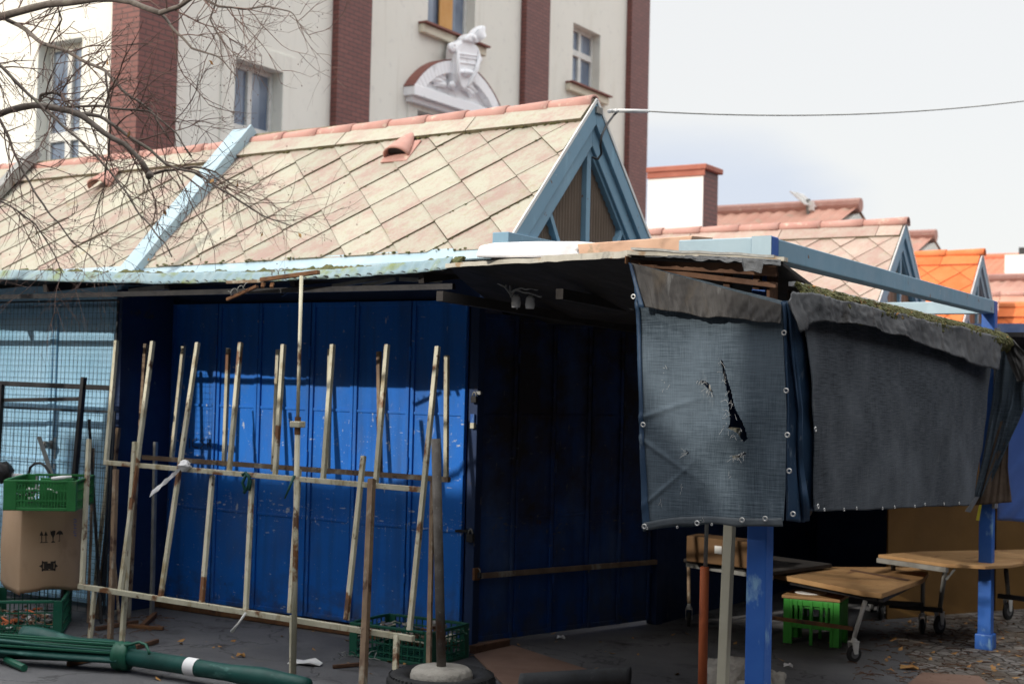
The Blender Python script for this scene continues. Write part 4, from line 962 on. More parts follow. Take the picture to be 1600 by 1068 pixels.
# ochre boards and dark back wall behind
bw = [GP(1386, 967), GP(1535, 956)]; d_ = (bw[1] - bw[0]).normalized()
tag(MB().prism([bw[0], bw[0] + d_ * 1.02, bw[0] + d_ * 1.02 + V((0, 0, 1.5)), bw[0] + V((0, 0, 1.5))], V((-d_.y, d_.x, 0)) * .018).build('plywood_sheet', 'ply', bevel=.003), 'large ochre plywood sheet standing upright behind the carts', 'plywood sheet')
q0 = bw[0] + d_ * 1.07
tag(MB().prism([q0, q0 + d_ * 1.4, q0 + d_ * 1.4 + V((0, 0, 1.5)), q0 + V((0, 0, 1.5))], V((-d_.y, d_.x, 0)) * .018).build('plywood_sheet', 'ply', bevel=.003), 'ochre plywood sheet right of the far blue post, below the blue tarpaulin', 'plywood sheet')
MBk = MB().box((-4.05, 11.4, 0), (0.4, 11.5, 2.2)); kb = thing('shutter_wall', 'dark navy shutter wall in the deepest shade behind the carts', 'wall', (-2.6, 11.45, 0))
MBk.build('wall', 'blue_dark', kb)
for i in range(6): MB().box((-4.0 + i * .7, 11.375, .1), (-4.0 + i * .7 + .62, 11.398, 2.0)).build('shutter_panel', 'blue_dark', kb, bevel=.004)
MB().prism([(-4.22, 8.66, 0), (-4.14, 8.66, 0), (-4.0, 11.39, 0), (-4.08, 11.39, 0)], (0, 0, 2.25)).build('side_wall', 'blue_dark', kb)

# ================================================================== steel racks
rk = thing('steel_rack', 'rusty cream steel rack with tall open uprights in front of the blue shutters', 'rack', (-5.7, 5.85, 0), 'rusty steel racks')
def rod(par, a, Ya, b, Yb, w, mat, nm='upright', ground=False, h=None):
    p, q = YP(*a, Ya), YP(*b, Yb)
    if ground: q.z = 0
    return MB().bar(p, q, w, h or w, (1, 0, 0)).build(nm, mat, par, bevel=.002)
Y0, Y1, Y2 = 5.80, 6.02, 6.14
rod(rk, (124, 915), Y0, (646, 997), Y0, .030, 'cream_steel', 'rail')
rod(rk, (164, 722), Y1 - .03, (664, 765), Y1 - .03, .028, 'cream_steel', 'rail')
W = .025
for bt, tp in (((188, 922), (239, 533)), ((251, 933), (309, 535)), ((453, 957), (467, 733)), ((541, 968), (568, 712)), ((640, 984), (684, 541)), ((128, 914), (139, 686)), ((315, 943), (332, 742)), ((384, 953), (394, 748))):
    rod(rk, tp, Y2 if tp[1] < 600 else Y1, bt, Y0 + .01, W, 'cream_steel')
for bt, tp in (((166, 720), (182, 532)), ((358, 738), (376, 535)), ((430, 743), (443, 538)), ((505, 748), (520, 538)), ((587, 757), (605, 538))):
    rod(rk, tp, Y2, bt, Y1, W, 'cream_steel')
for tp, ya, bt, yb, w, m in (((181, 733), 5.95, (172, 1004), 5.83, .028, 'brown_steel'), ((211, 690), 5.98, (190, 1010), 5.80, .026, 'cream_steel'), ((148, 920), Y0, (140, 1000), 5.78, .024, 'cream_steel'),
                             ((457, 960), Y0, (456, 1062), 5.76, .024, 'cream_steel'), ((581, 748), 5.97, (566, 1092), 5.66, .034, 'brown_steel'), ((620, 992), Y0 - .01, (616, 1092), 5.66, .026, 'cream_steel')):
    rod(rk, tp, ya, bt, yb, w, m, 'leg', True)
rb = thing('steel_rack', 'brownish steel rack with shorter uprights standing just behind the cream one', 'rack', (-5.9, 6.65, 0), 'rusty steel racks')
rod(rb, (224, 714), 6.62, (702, 749), 6.62, .030, 'brown_steel', 'rail')
for bt, tp in (((217, 714), (228, 537)), ((268, 720), (287, 541)), ((350, 728), (357, 544)), ((427, 736), (435, 546)), ((512, 740), (516, 545)), ((594, 745), (592, 549)), ((697, 750), (698, 555))):
    rod(rb, tp, 6.68, bt, 6.62, W, 'cream_steel' if bt[0] not in (594, 217) else 'brown_steel')
for tp, bt, yb, m in (((243, 690), (237, 966), 6.6, 'galv'), ((215, 712), (200, 975), 6.5, 'brown_steel'), ((676, 752), (669, 1085), 5.72, 'brown_steel')):
    rod(rb, tp, 6.62, bt, yb, .024, m, 'leg', True)
# ties on the racks
wt = MB()
wt.lump(YP(288, 727, Y1 - .06), (.05, .025, .028), 10, .7, 4)
def strip(u, v):
    x = 286 - 50 * u; y = 728 + 44 * u; q = YP(x, y, Y1 - .07 - .03 * math.sin(u * 3)); return q + V((.012, 0, .022)) * (v - .5) * 2.1 + V((0, .01 * nz((u * 6, v, 0), 1, 3), .006 * nz((u * 9, 0, 0), 1, 2)))
wt.grid(strip, 24, 3)
tag(wt.build('tie_strip', 'white_cloth', smooth=True), 'white plastic strip knotted round the front rack rail with a loose end', 'tie')
gt = MB()
for pts in ([(378, 742), (384, 738), (390, 744), (388, 758), (381, 770)], [(384, 742), (379, 754), (384, 768)], [(386, 740), (392, 752), (389, 766)]):
    gt.tube([YP(x, y, Y1 - .05 + .01 * (i % 2)) for i, (x, y) in enumerate(pts)], .009, 8)
tag(gt.build('tie_rag', 'parasol_green', smooth=True), 'dark green rag tied round the front rack rail', 'rag')
tag(MB().tube([YP(460, 742, 5.72), YP(452, 762, 5.70), YP(445, 778, 5.70)], [.008, .007, .004], 8).build('tie_rag', 'parasol_green', smooth=True), 'short dark green cord end tied to the awning prop', 'cord')
tag(MB().tube([YP(384, 957, 5.77), YP(372, 974, 5.75), YP(362, 986, 5.75)], [.008, .006, .010], 8).build('cord', 'white_metal', smooth=True), 'greyish cord end hanging from the lower rail of the front rack', 'cord')

# ================================================================== parasol base, crates and other things on the ground
c = ZP(690, 1043, .17); tb = thing('parasol_stand', 'old tyre filled with concrete holding a thick upright grey tube', 'parasol stand', (c.x, c.y, 0))
TR = .272
def tyre(c, R, h, par, nm='tyre'):
    prof = [(R * .60, h * .16), (R * .72, h * .06), (R * .86, .0), (R * .95, h * .06), (R, h * .2), (R, h * .8), (R * .95, h * .94), (R * .86, h), (R * .72, h * .94), (R * .62, h * .80), (R * .60, h * .5)]
    q = MB().lathe(c, prof, 56).build(nm, 'black_rubber', par, smooth=True)
    t = MB()
    for i in range(60):
        a = 2 * PI * i / 60
        for z0, z1, sh in ((.24, .46, .0), (.54, .76, .05)):
            p = V((math.cos(a + sh), math.sin(a + sh), 0)); s = V((-p.y, p.x, 0))
            t.obox(c + p * (R - .004) - s * .009 + V((0, 0, h * z0)), p * .010, s * .019, (0, 0, h * (z1 - z0)))
        p = V((math.cos(a), math.sin(a), 0)); s = V((-p.y, p.x, 0))
        t.obox(c + p * (R * .955) - s * .005 + V((0, 0, h * .90)), p * (R * .028), s * .010, (0, 0, h * .05))
    t.build('tread', 'black_rubber', q)['kind'] = 'stuff'; return q
tyre(V((c.x, c.y, 0)), TR, .15, tb)
MB().lathe((c.x, c.y, .03), [(TR * .58, 0), (TR * .585, .105), (TR * .56, .128), (TR * .50, .142), (.03, .15)], 40).build('concrete_fill', 'concrete', tb, smooth=True)
pt = YP(681, 685, c.y + .02)
MB().tube([(c.x, c.y, .15), pt.lerp(V((c.x, c.y, .15)), .5) + V((.0, 0, 0)), pt], .0245, 14).build('upright_tube', 'old_pipe', tb, smooth=True)
# second tyre, only its shoulder in the frame
c = ZP(838, 1118, .1); t2_ = thing('tyre', 'black tyre lying at the lower edge of the picture, mostly out of frame', 'tyre', (c.x, c.y, 0)); tyre(V((c.x, c.y, 0)), .2, .14, t2_)

def lattice_crate(label, c, w, d, h, rot, mat, tier=4, cols=16, open_front=False):
    t = thing('plastic_crate', label, 'crate', c, 'green market crates'); R = Matrix.Rotation(rot, 3, 'Z'); c = V(c); hw_, hd_ = w / 2, d / 2
    def ob(mb, x0, y0, z0, x1, y1, z1): mb.obox(c + R @ V((x0, y0, z0)), R @ V((x1 - x0, 0, 0)), R @ V((0, y1 - y0, 0)), (0, 0, z1 - z0))
    fr_ = MB()
    for sx in (-1, 1):
        for sy in (-1, 1):
            ob(fr_, sx * hw_, sy * hd_, 0, sx * (hw_ - .055), sy * (hd_ - .012), h); ob(fr_, sx * hw_, sy * (hd_ - .0121), 0, sx * (hw_ - .012), sy * (hd_ - .05), h)
    for sy in (-1, 1):
        ob(fr_, -hw_ + .055, sy * (hd_ + .006), h * .93, hw_ - .055, sy * (hd_ - .014), h + .002); ob(fr_, -hw_ + .055, sy * hd_, 0, hw_ - .055, sy * (hd_ - .01), .02)
    for sx in (-1, 1):
        ob(fr_, sx * (hw_ + .006), -hd_ + .05, h * .93, sx * (hw_ - .014), hd_ - .05, h + .002); ob(fr_, sx * hw_, -hd_ + .05, 0, sx * (hw_ - .01), hd_ - .05, .02)
    fr_.build('crate_frame', mat, t, bevel=.003)
    la = MB()
    for sy in (-1, 1):
        for i in range(1, cols): x = -hw_ + w * i / cols; ob(la, x - .003, sy * (hd_ - .002), .02, x + .003, sy * (hd_ - .008), h * .93)
        for j in range(1, tier): z = h * j / tier; ob(la, -hw_ + .055, sy * (hd_ - .001), z - .004, hw_ - .055, sy * (hd_ - .009), z + .004)
    m = max(4, int(cols * d / w))
    for sx in (-1, 1):
        for i in range(1, m): y = -hd_ + d * i / m; ob(la, sx * (hw_ - .002), y - .003, .02, sx * (hw_ - .008), y + .003, h * .93)
        for j in range(1, tier): z = h * j / tier; ob(la, sx * (hw_ - .001), -hd_ + .05, z - .004, sx * (hw_ - .009), hd_ - .05, z + .004)
    la.build('lattice_sides', mat, t)
    bt = MB()
    for i in range(14): x = -hw_ + .02 + (w - .04) * i / 13; ob(bt, x - .008, -hd_ + .015, .006, x + .008, hd_ - .015, .012)
    for i in range(7): y = -hd_ + .03 + (d - .06) * i / 6; ob(bt, -hw_ + .015, y - .006, .0121, hw_ - .015, y + .006, .018)
    bt.build('crate_bottom', mat, t)
    return t, c, R
def litter(c, R, w, d, z, n, mats, seed, dz=.05, par=None):
    rg = random.Random(seed); groups = {}
    for i in range(n):
        m = rg.choice(mats); mb = groups.setdefault(m, MB()); p = c + R @ V((rg.uniform(-w, w) / 2, rg.uniform(-d, d) / 2, z + rg.uniform(0, dz)))
        a = rg.random() * 6.3; l = rg.uniform(.03, .12); e = V((math.cos(a), math.sin(a), rg.uniform(-.35, .35))) * l
        if rg.random() < .5: mb.tube([p, p + e * .5 + V((0, 0, rg.uniform(-.01, .015))), p + e], rg.uniform(.003, .007), 6)
        else: mb.obox(p, e * .5, V((-e.y, e.x, 0)) * rg.uniform(.2, .5), (rg.uniform(-.008, .008), 0, rg.uniform(.004, .02)))
    for m, mb in groups.items():
        o = mb.build('litter', m, par); o['kind'] = 'stuff'
gcl = (-4.80, 6.62, 0)
k2, cc_, RR = lattice_crate('dark green lattice crate full of scraps on the ground behind the tyre', gcl, .58, .40, .20, 0.03, 'green_dark', 4, 14)
litter(cc_, RR, .5, .32, .10, 90, ['galv', 'brown_steel', 'cream_pole', 'dark_wood', 'green_dark', 'concrete'], 4, .07, k2)

# cardboard box between two green crates at the left edge
bz0, bz1 = .235, .765
BP = ZP(31, 925, .235); ba = math.radians(32 + 33); bd_, bl_ = V((math.cos(ba), math.sin(ba), 0)), V((-math.sin(ba), math.cos(ba), 0)); bn_ = -bl_
FW, FD = .425, .52
box = thing('cardboard_box', 'bulging brown cardboard box with printed handling symbols between two green crates', 'box', (BP.x, BP.y, bz0))
def boxpt(u, v):
    sag = (.014 * math.sin(u * 11) + .018 * nz((u * 6, 0, 0), 1, 3)) * (1 - v) ** 3; z = bz0 + (bz1 - bz0) * v + sag
    bul = .030 * math.sin(math.pi * min(1, v * 1.05))
    if u < .40: t = u / .40; p = bd_ * (FW * t) + bn_ * ((.035 + bul) * math.sin(PI * t ** .9) - .06 * max(0, (t - .75) / .25) ** 2)
    elif u < .5: t = (u - .4) / .1; p = bd_ * (FW + .012 * math.sin(t * PI)) + bl_ * (.06 + (FD - .06) * t)
    elif u < .8: t = (u - .5) / .3; p = bd_ * (FW * (1 - t)) + bl_ * FD
    else: t = (u - .8) / .2; p = bl_ * (FD * (1 - t)) - bd_ * ((.02 + bul) * math.sin(PI * t))
    return V((BP.x, BP.y, 0)) + p + V((0, 0, z + .003 * nz((u * 30, v * 6, 0), 1, 2)))
MB().grid(boxpt, 240, 18).build('box_walls', 'cardboard', box, smooth=True, solid=.005, solid_off=0)
q = V((BP.x, BP.y, bz0 + .05)); MB().obox(q + bd_ * .02 + bl_ * .02, bd_ * (FW - .06), bl_ * (FD - .05), (0, 0, .005)).build('box_bottom', 'cardboard', box)
def onbox(x, y, lift=.0035):
    """point of the front wall seen along a sight line, lifted a hair off the board"""
    best = None
    pl = PL(x, y, V((BP.x, BP.y, 0)) + bn_ * .05, bn_)
    u = max(0, min(.399, (pl - V((BP.x, BP.y, 0))).dot(bd_) / FW * .40)); v = (pl.z - bz0) / (bz1 - bz0)
    return boxpt(u, v) + bn_ * lift
def ink(polys, nm, m='ink'):
    mb = MB()
    for poly in polys: mb.prism([onbox(x, y) for x, y in poly], bn_ * .0012)
    return mb.build(nm, m, box)
def rect(x0, y0, x1, y1): return [(x0, y0), (x1, y0), (x1, y1), (x0, y1)]
ink([rect(64.3, 836, 65.6, 846), [(62, 836), (65, 829), (68, 836)], rect(70.6, 836, 71.9, 846), [(68.4, 836), (71.3, 829), (74.2, 836)], rect(62.5, 846, 74, 847.2)], 'upright_arrows')
ink([[(78, 828), (79.6, 829.5), (81.5, 828), (86, 828), (85.4, 834), (83, 838), (82.4, 844), (85, 846), (85, 847), (79, 847), (79, 846), (81.4, 844), (81, 838), (78.6, 834)]], 'fragile_glass_symbol')
ink([[(86.8, 835), (88, 831.5), (91, 829), (93.4, 828.3), (96, 829.5), (97.6, 832), (98, 834.8), (95, 834), (93, 835), (90, 834)], rect(91.8, 834, 92.8, 844), rect(90, 843.6, 92.8, 844.6)], 'umbrella_symbol')
ink([rect(66, 877, 85, 880), rect(66, 889, 85, 892), rect(68, 880, 83, 889), [(61, 884.5), (66, 881), (66, 888)], [(85, 881), (90, 884.5), (85, 888)], rect(65, 876, 67, 893), rect(84, 876, 86, 893)], 'clamp_symbol')
mb = MB()
for i, st in enumerate([[(119, 811), (123, 811), (123, 815), (119, 815)], [(119, 818), (123, 820), (119, 822)], [(119, 825), (123, 825)], [(123, 829), (119, 829), (119, 833), (123, 833)], [(119, 836), (123, 836), (121, 838.5)]]):
    mb.tube([onbox(x - 3, y, .002) for x, y in st], .0032, 5)
mb.build('blue_print', 'blue_ink', box)
ka = math.radians(32 + 6); kd = V((math.cos(ka), math.sin(ka), 0)); kb_ = V((-math.sin(ka), math.cos(ka), 0))
k0 = ZP(4, 797, bz1 + .012); kw = .43; kc = k0 + kd * (kw / 2) + kb_ * .29
k3, cc_, RR = lattice_crate('green crate with odds and ends standing on top of the cardboard box', (kc.x, kc.y, bz1 + .012), kw, .58, .185, ka, 'green_plastic', 3, 24)
litter(cc_, RR, .34, .45, .02, 46, ['pale_plastic', 'black_cable', 'green_dark', 'galv', 'pale_plastic'], 9, .09, k3)
MB().obox(cc_ + RR @ V((-.02, -.20, .03)), RR @ V((.20, 0, 0)), RR @ V((0, .012, 0)), (0, 0, .165)).build('side_wall', 'green_plastic', k3, bevel=.004)
MB().obox(cc_ + RR @ V((-.213, -.2965, .004)), RR @ V((.075, 0, 0)), RR @ V((0, .006, 0)), (0, 0, .18)).build('corner_panel', 'green_plastic', k3, bevel=.003)
kc0 = k0 + kd * .28 + kb_ * .006; kd0 = kd
hp = MB()
hp.tube([YP(x, y, 6.1) for x, y in ((46, 760), (44, 745), (47, 730), (54, 724), (63, 723), (70, 727), (76, 736), (82, 750), (84, 764))], .009, 8)
tag(hp.build('rubber_hose', 'black_cable', smooth=True), 'black rubber hose looping up out of the crate on the box', 'hose')
tag(MB().tube([kc0 + V((0, 0, .196)), kc0 + kd0 * .06 + V((0, 0, .204)), kc0 + kd0 * .12 + V((0, 0, .212))], [.010, .012, .006], 8).build('plastic_spoon', 'white_cloth', smooth=True), 'pale plastic strip lying across the rim of the upper green crate', 'strip')
tag(MB().bar(YP(61, 682, 6.22), YP(82, 745, 6.18), .03, .008).build('metal_strip', 'galv'), 'flat grey metal strip leaning in the crate before the pale blue door', 'strip')
tag(MB().lump(YP(6, 738, 6.12), (.07, .06, .07), 12, .3, 6).build('sack', 'dark_metal', smooth=True), 'dark round bundle behind the upper crate at the left edge', 'bundle')
tag(MB().box(YP(16, 760, 6.16), YP(56, 742, 6.14)).build('white_tray', 'white_cloth', bevel=.004), 'white tray standing in the upper green crate', 'tray')
ka = math.radians(32 + 12); kd = V((math.cos(ka), math.sin(ka), 0)); kb_ = V((-math.sin(ka), math.cos(ka), 0))
k0 = GP(-28, 997); kc = k0 + kd * .23 + kb_ * .29
k4, cc_, RR = lattice_crate('green crate full of scrap on the ground under the cardboard box', (kc.x, kc.y, 0), .46, .58, .225, ka, 'green_dark', 3, 9)
litter(cc_, RR, .38, .48, .02, 70, ['galv', 'pale_plastic', 'brown_steel', 'dark_wood', 'orange_pole'], 12, .10, k4)

# wire mesh panels in front of the pale blue door
def wire_panel(label, x0, x1, z0, z1, y, sp, lean=0.0):
    t = thing('wire_panel', label, 'mesh panel', ((x0 + x1) / 2, y, z0), 'wire mesh panels'); mb = MB(); rg = random.Random(int(y * 100))
    n = int((x1 - x0) / sp)
    for i in range(n + 1):
        x = x0 + (x1 - x0) * i / n + rg.uniform(-.002, .002); mb.bar((x, y, z0), (x, y + lean, z1), .0020)
    n = int((z1 - z0) / sp)
    for i in range(n + 1):
        z = z0 + (z1 - z0) * i / n; mb.bar((x0, y - .005 + lean * i / n, z), (x1, y - .005 + lean * i / n, z + rg.uniform(-.003, .003)), .0020)
    mb.build('wires', 'wire', t)
    f = MB()
    for a, b in (((x0, y, z0), (x0, y + lean, z1)), ((x1, y, z0), (x1, y + lean, z1)), ((x0, y + lean, z1), (x1, y + lean, z1))): f.bar(a, b, .012)
    f.build('rim', 'wire', t); return t
wire_panel('tall wire mesh panel leaning before the pale blue door', -8.7, YP(181, 600, 6.40).x, .12, YP(120, 470, 6.40).z, 6.34, .040, .06)
wire_panel('second wire mesh panel, lower, standing behind the green crates', -8.6, YP(176, 700, 6.30).x, .05, YP(100, 640, 6.30).z, 6.27, .083, .04)
bk = thing('black_trestle', 'black steel trestle with two crossbars standing among the wire mesh at the left', 'trestle', YP(100, 940, 6.5))
for a, b, w in (((-160, 592), (176, 606), .034), ((-160, 627), (126, 623), .026)): MB().bar(YP(*a, 6.22), YP(*b, 6.22), w).build('crossbar', 'dark_metal', bk, bevel=.003)
for a, b in (((131, 589), (97, 945)), ((3, 600), (-18, 945))): q = YP(*b, 6.18); q.z = 0; MB().bar(YP(*a, 6.20), q, .032).build('leg', 'dark_metal', bk, bevel=.003)
# loose rods leaning by the shutter corner
RODS = [((146, 700), 6.5, (137, 985), 6.2, .018, 'brown_steel', 'thin brown steel rod leaning left of the rack, shortest of its bunch'),
        ((177, 652), 6.6, (143, 975), 6.3, .020, 'cream_steel', 'chipped pale rod leaning steeply beside the shutter corner'),
        ((185, 668), 6.7, (152, 978), 6.35, .026, 'brown_steel', 'stout brown rod leaning behind the pale one by the shutter corner'),
        ((139, 655), 6.45, (158, 990), 6.25, .018, 'dark_metal', 'dark rod leaning the other way across the bunch of loose rods'),
        ((168, 735), 6.5, (186, 990), 6.3, .016, 'brown_steel', 'rusty rod standing almost upright at the right of the loose bunch')]
for a, ya, b, yb, w, m, lb in RODS:
    q = YP(*b, yb); q.z = 0; tag(MB().bar(YP(*a, min(ya, 6.48)), q, w).build('steel_rod', m, bevel=.002), lb, 'rod', 'loose rods by the shutter corner')
# scrap on the ground
SCR = [((175, 962), (220, 937), .022, 'cream_steel', 'pale bar lying askew on the ground behind the rack'), ((222, 982), (242, 964), .03, 'rust', 'short rusty scrap bar below the shutters'), ((200, 980), (255, 985), .02, 'rust', 'long rusty scrap bar lying along the foot of the shutters'),
       ((106, 1041), (141, 1034), .026, 'rust', 'rusty square bar end sticking out from under the parasol'), ((212, 1014), (246, 1005), .024, 'dark_wood', 'brown stick lying behind the parasol ring'),
       ((150, 985), (215, 975), .024, 'dark_wood', 'dark wooden batten among the scrap left of the shutters'), ((520, 1044), (575, 1040), .02, 'dark_wood', 'dark stick lying before the dark green crate')]
for a, b, w, m, lb in SCR:
    p, q = GP(*a), GP(*b); up = V((0, 0, w / 2 + .002)); tag(MB().bar(p + up, q + up * 1.3, w).build('scrap_bar', m, bevel=.002), lb, 'scrap bar', 'scrap lying on the ground')
rgx = random.Random(21)
lf = MB()
for i in range(150):
    x, y = (rgx.uniform(1380, 1600), rgx.uniform(968, 1066)) if i < 95 else (rgx.uniform(150, 1300), rgx.uniform(975, 1066))
    p = GP(x, y) + V((0, 0, .006)); s = rgx.uniform(.008, .028); a = rgx.random() * 6.3
    d1 = V((math.cos(a), math.sin(a), rgx.uniform(-.1, .3))) * s; d2 = V((-math.sin(a), math.cos(a), rgx.uniform(0, .4))) * s * .6
    lf.add([p - d1, p + d2 * .9, p + d1 + V((0, 0, s * .3)), p - d2], [(0, 1, 2, 3)])
tag(lf.build('leaf_litter', 'dry_leaf'), 'dry leaves and crumbs scattered over the ground', 'litter', kind='stuff')
lf = MB()
for i in range(420):
    x, y = (rgx.uniform(1330, 1610), rgx.uniform(965, 1066)) if i < 330 else (rgx.uniform(140, 260), rgx.uniform(962, 996))
    p = GP(x, y) + V((0, 0, .006)); a = rgx.random() * 6.3; l = rgx.uniform(.02, .10); e = V((math.cos(a), math.sin(a), 0)) * l
    lf.tube([p, p + e * .5 + V((rgx.uniform(-.01, .01), rgx.uniform(-.01, .01), .004)), p + e], rgx.uniform(.001, .003), 4)
tag(lf.build('twig_litter', 'dark_wood'), 'broken twigs and dark debris scattered on the ground', 'litter', kind='stuff')
for (x, y, s, m, lb) in ((476, 1037, .11, 'pale_plastic', 'flat grey scrap of paper on the asphalt by the prop'), (876, 998, .03, 'white_cloth', 'small white scrap lying below the side shutters'), (1231, 1042, .03, 'white_cloth', 'small white scrap on the asphalt right of the blue post'), (1419, 1045, .06, 'dry_leaf', 'large dry leaf on the asphalt near the pavement'), (376, 1026, .03, 'dry_leaf', 'single dry leaf on the asphalt in front of the shutters')):
    p = GP(x, y); n_ = 9
    tag(MB().prism([p + V((math.cos(2 * PI * i / n_) * s * (1 + .3 * math.sin(i * 2.3)), math.sin(2 * PI * i / n_) * s * .6 * (1 + .2 * math.cos(i * 3.1)), .004 + .01 * (i % 3))) for i in range(n_)], (0, 0, .002)).build('scrap', m), lb, 'scrap')
wc = MB()
for k in range(3):
    wc.tube([GP(530 + 60 * t / 8 + 4 * math.sin(t + k * 2), 1030 + 6 * math.sin(t * .9 + k)) + V((0, 0, .008 + .06 * max(0, math.sin(t * .8 + k)))) for t in range(9)], .0028, 5)
tag(wc.build('string', 'grey_cable', smooth=True), 'loose white string lying by the dark green crate', 'string')

# board, mat and roll at the lower edge
bd = [GP(740, 1025), GP(800, 1010), GP(960, 1062), GP(1010, 1085), GP(800, 1085)]
tag(MB().prism([p + V((0, 0, .003)) for p in bd], (0, 0, .012)).build('floor_mat', 'board_red', bevel=.003), 'worn brown fibre board lying on the asphalt below the side shutters', 'board')
tag(MB().bar(GP(738, 1022) + V((0, 0, .03)), GP(792, 1011) + V((0, 0, .03)), .05, .05).build('timber', 'dark_wood', bevel=.004), 'short brown timber lying at the corner of the shutters', 'timber')
def roll(u, v):
    a = PI * (v * 1.7 - .35); p = GP(812, 1085).lerp(GP(985, 1073), u); return p + V((0, 0, .055)) + V((-.35, .9, 0)).normalized() * (.055 * math.cos(a)) + V((0, 0, .055 * math.sin(a)))
tag(MB().grid(roll, 20, 18).build('roll', 'grey_flap', smooth=True, solid=.004), 'grey half open roll of sheeting at the lower edge of the picture', 'roll')
rm = [GP(1400, 1085), GP(1440, 1052), GP(1530, 1058), GP(1560, 1085)]
tag(MB().prism([p + V((0, 0, .005)) for p in rm], (0, 0, .006)).build('doormat', 'board_red', bevel=.002), 'reddish mat lying on the pavement at the lower right', 'mat')

# folded green parasol lying on the ground
um = thing('parasol', 'folded dark green parasol with white taped pole lying along the ground at lower left', 'parasol', ZP(190, 1030, 0))
zr_ = .085
A0, A1, A2 = ZP(-330, 988, zr_), ZP(192, 1024, zr_), ZP(470, 1068, zr_)
ax = (A1 - A0).normalized(); sd = V((-ax.y, ax.x, 0)).normalized(); upv = V((0, 0, 1))
def cloth(u, v):
    a = 2 * PI * v; r = (.064 - .014 * u) * (1 + .22 * math.sin(a * 6 + 1.2 * math.sin(u * 5)) + .16 * math.sin(a * 3 + u * 3)); c = A0.lerp(A1, u)
    return c + sd * math.cos(a) * r * 1.25 + upv * max(-.08, math.sin(a) * r * .95 + .008)
MB().grid(cloth, 60, 72).build('folded_cloth', 'parasol_green', um, smooth=True)
for k in range(7):
    a = .25 + k * .42; o1 = sd * math.cos(a) * .085 * -1 + upv * math.sin(a) * .062; o2 = sd * math.cos(a) * -.058 + upv * math.sin(a) * .058
    MB().bar(A0 + o1 + upv * .012, A1 + o2 + upv * .01, .014, .012).build('rib', 'green_dark', um, bevel=.002)
MB().tube([ZP(10, 1030, .03), ZP(38, 1043, .02)], .02, 10).build('rib_end', 'green_dark', um)
MB().lathe(A1 - ax * .045, [(.05, 0), (.075, .006), (.08, .03), (.072, .045), (.08, .062), (.075, .088), (.05, .096)], 28, ax).build('runner_ring', 'green_dark', um, smooth=True)
P2 = lambda t: A1.lerp(A2, t)
MB().tube([P2(0), P2(.62), P2(.70), P2(.80), P2(1.0), P2(1.04)], [.047, .044, .050, .055, .040, .034], 22).build('pole', 'parasol_green', um, smooth=True)
MB().tube([P2(.385), P2(.445)], [.0478, .0472], 22, caps=False).build('white_tape', 'white_cloth', um, smooth=True)
pp = [A1 + upv * .06 - sd * .02, A1.lerp(A2, .06) + upv * .075 - sd * .03, A1.lerp(A2, .11) + upv * .095 - sd * .03, A1.lerp(A2, .155) + upv * .09 - sd * .04, A1.lerp(A2, .18) + upv * .06 - sd * .05, A1.lerp(A2, .185) + upv * .045 - sd * .055]
MB().tube(pp, .008, 8).build('crank_handle', 'green_dark', um, smooth=True)
def fold2(u, v): c = ZP(30 + 160 * u, 992 + 22 * u, .06); return c + sd * (.12 * (v - .2)) + upv * (.05 * math.sin(v * PI) * (1 - .5 * u) + .01 * math.sin(u * 9))
MB().grid(fold2, 20, 8).build('loose_cloth', 'parasol_green', um, smooth=True, solid=.002)

# ================================================================== apartment building behind
XB = -15.2
YC = XP(215, 150, XB).y; YE = XP(1013, 150, XB).y
bl = thing('apartment_building', 'tall cream building with oxblood pilasters and a white arched pediment', 'building', (XB - 4, (YC + YE) / 2, 0))
HB = 16.0
def wall_holes(o, u, n, L, z1, holes, depth, name):
    """wall sheet in the plane o + u*s + z, with window openings (s0,s1,za,zb) that have real reveals"""
    o, u, n = V(o), V(u), V(n); zv = V((0, 0, 1)); mb = MB()
    ss = sorted({0, L, *[h[0] for h in holes], *[h[1] for h in holes]}); zz = sorted({0, z1, *[h[2] for h in holes], *[h[3] for h in holes]})
    for i in range(len(ss) - 1):
        for j in range(len(zz) - 1):
            cs_, cz = (ss[i] + ss[i + 1]) / 2, (zz[j] + zz[j + 1]) / 2
            if any(h[0] < cs_ < h[1] and h[2] < cz < h[3] for h in holes): continue
            mb.add([o + u * ss[i] + zv * zz[j], o + u * ss[i + 1] + zv * zz[j], o + u * ss[i + 1] + zv * zz[j + 1], o + u * ss[i] + zv * zz[j + 1]], [(0, 1, 2, 3)])
    for a, b, c, d in holes:
        P = [o + u * a + zv * c, o + u * b + zv * c, o + u * b + zv * d, o + u * a + zv * d]
        for i in range(4): mb.add([P[i], P[(i + 1) % 4], P[(i + 1) % 4] - n * depth, P[i] - n * depth], [(3, 2, 1, 0)])
    return mb.build(name, 'plaster', bl)
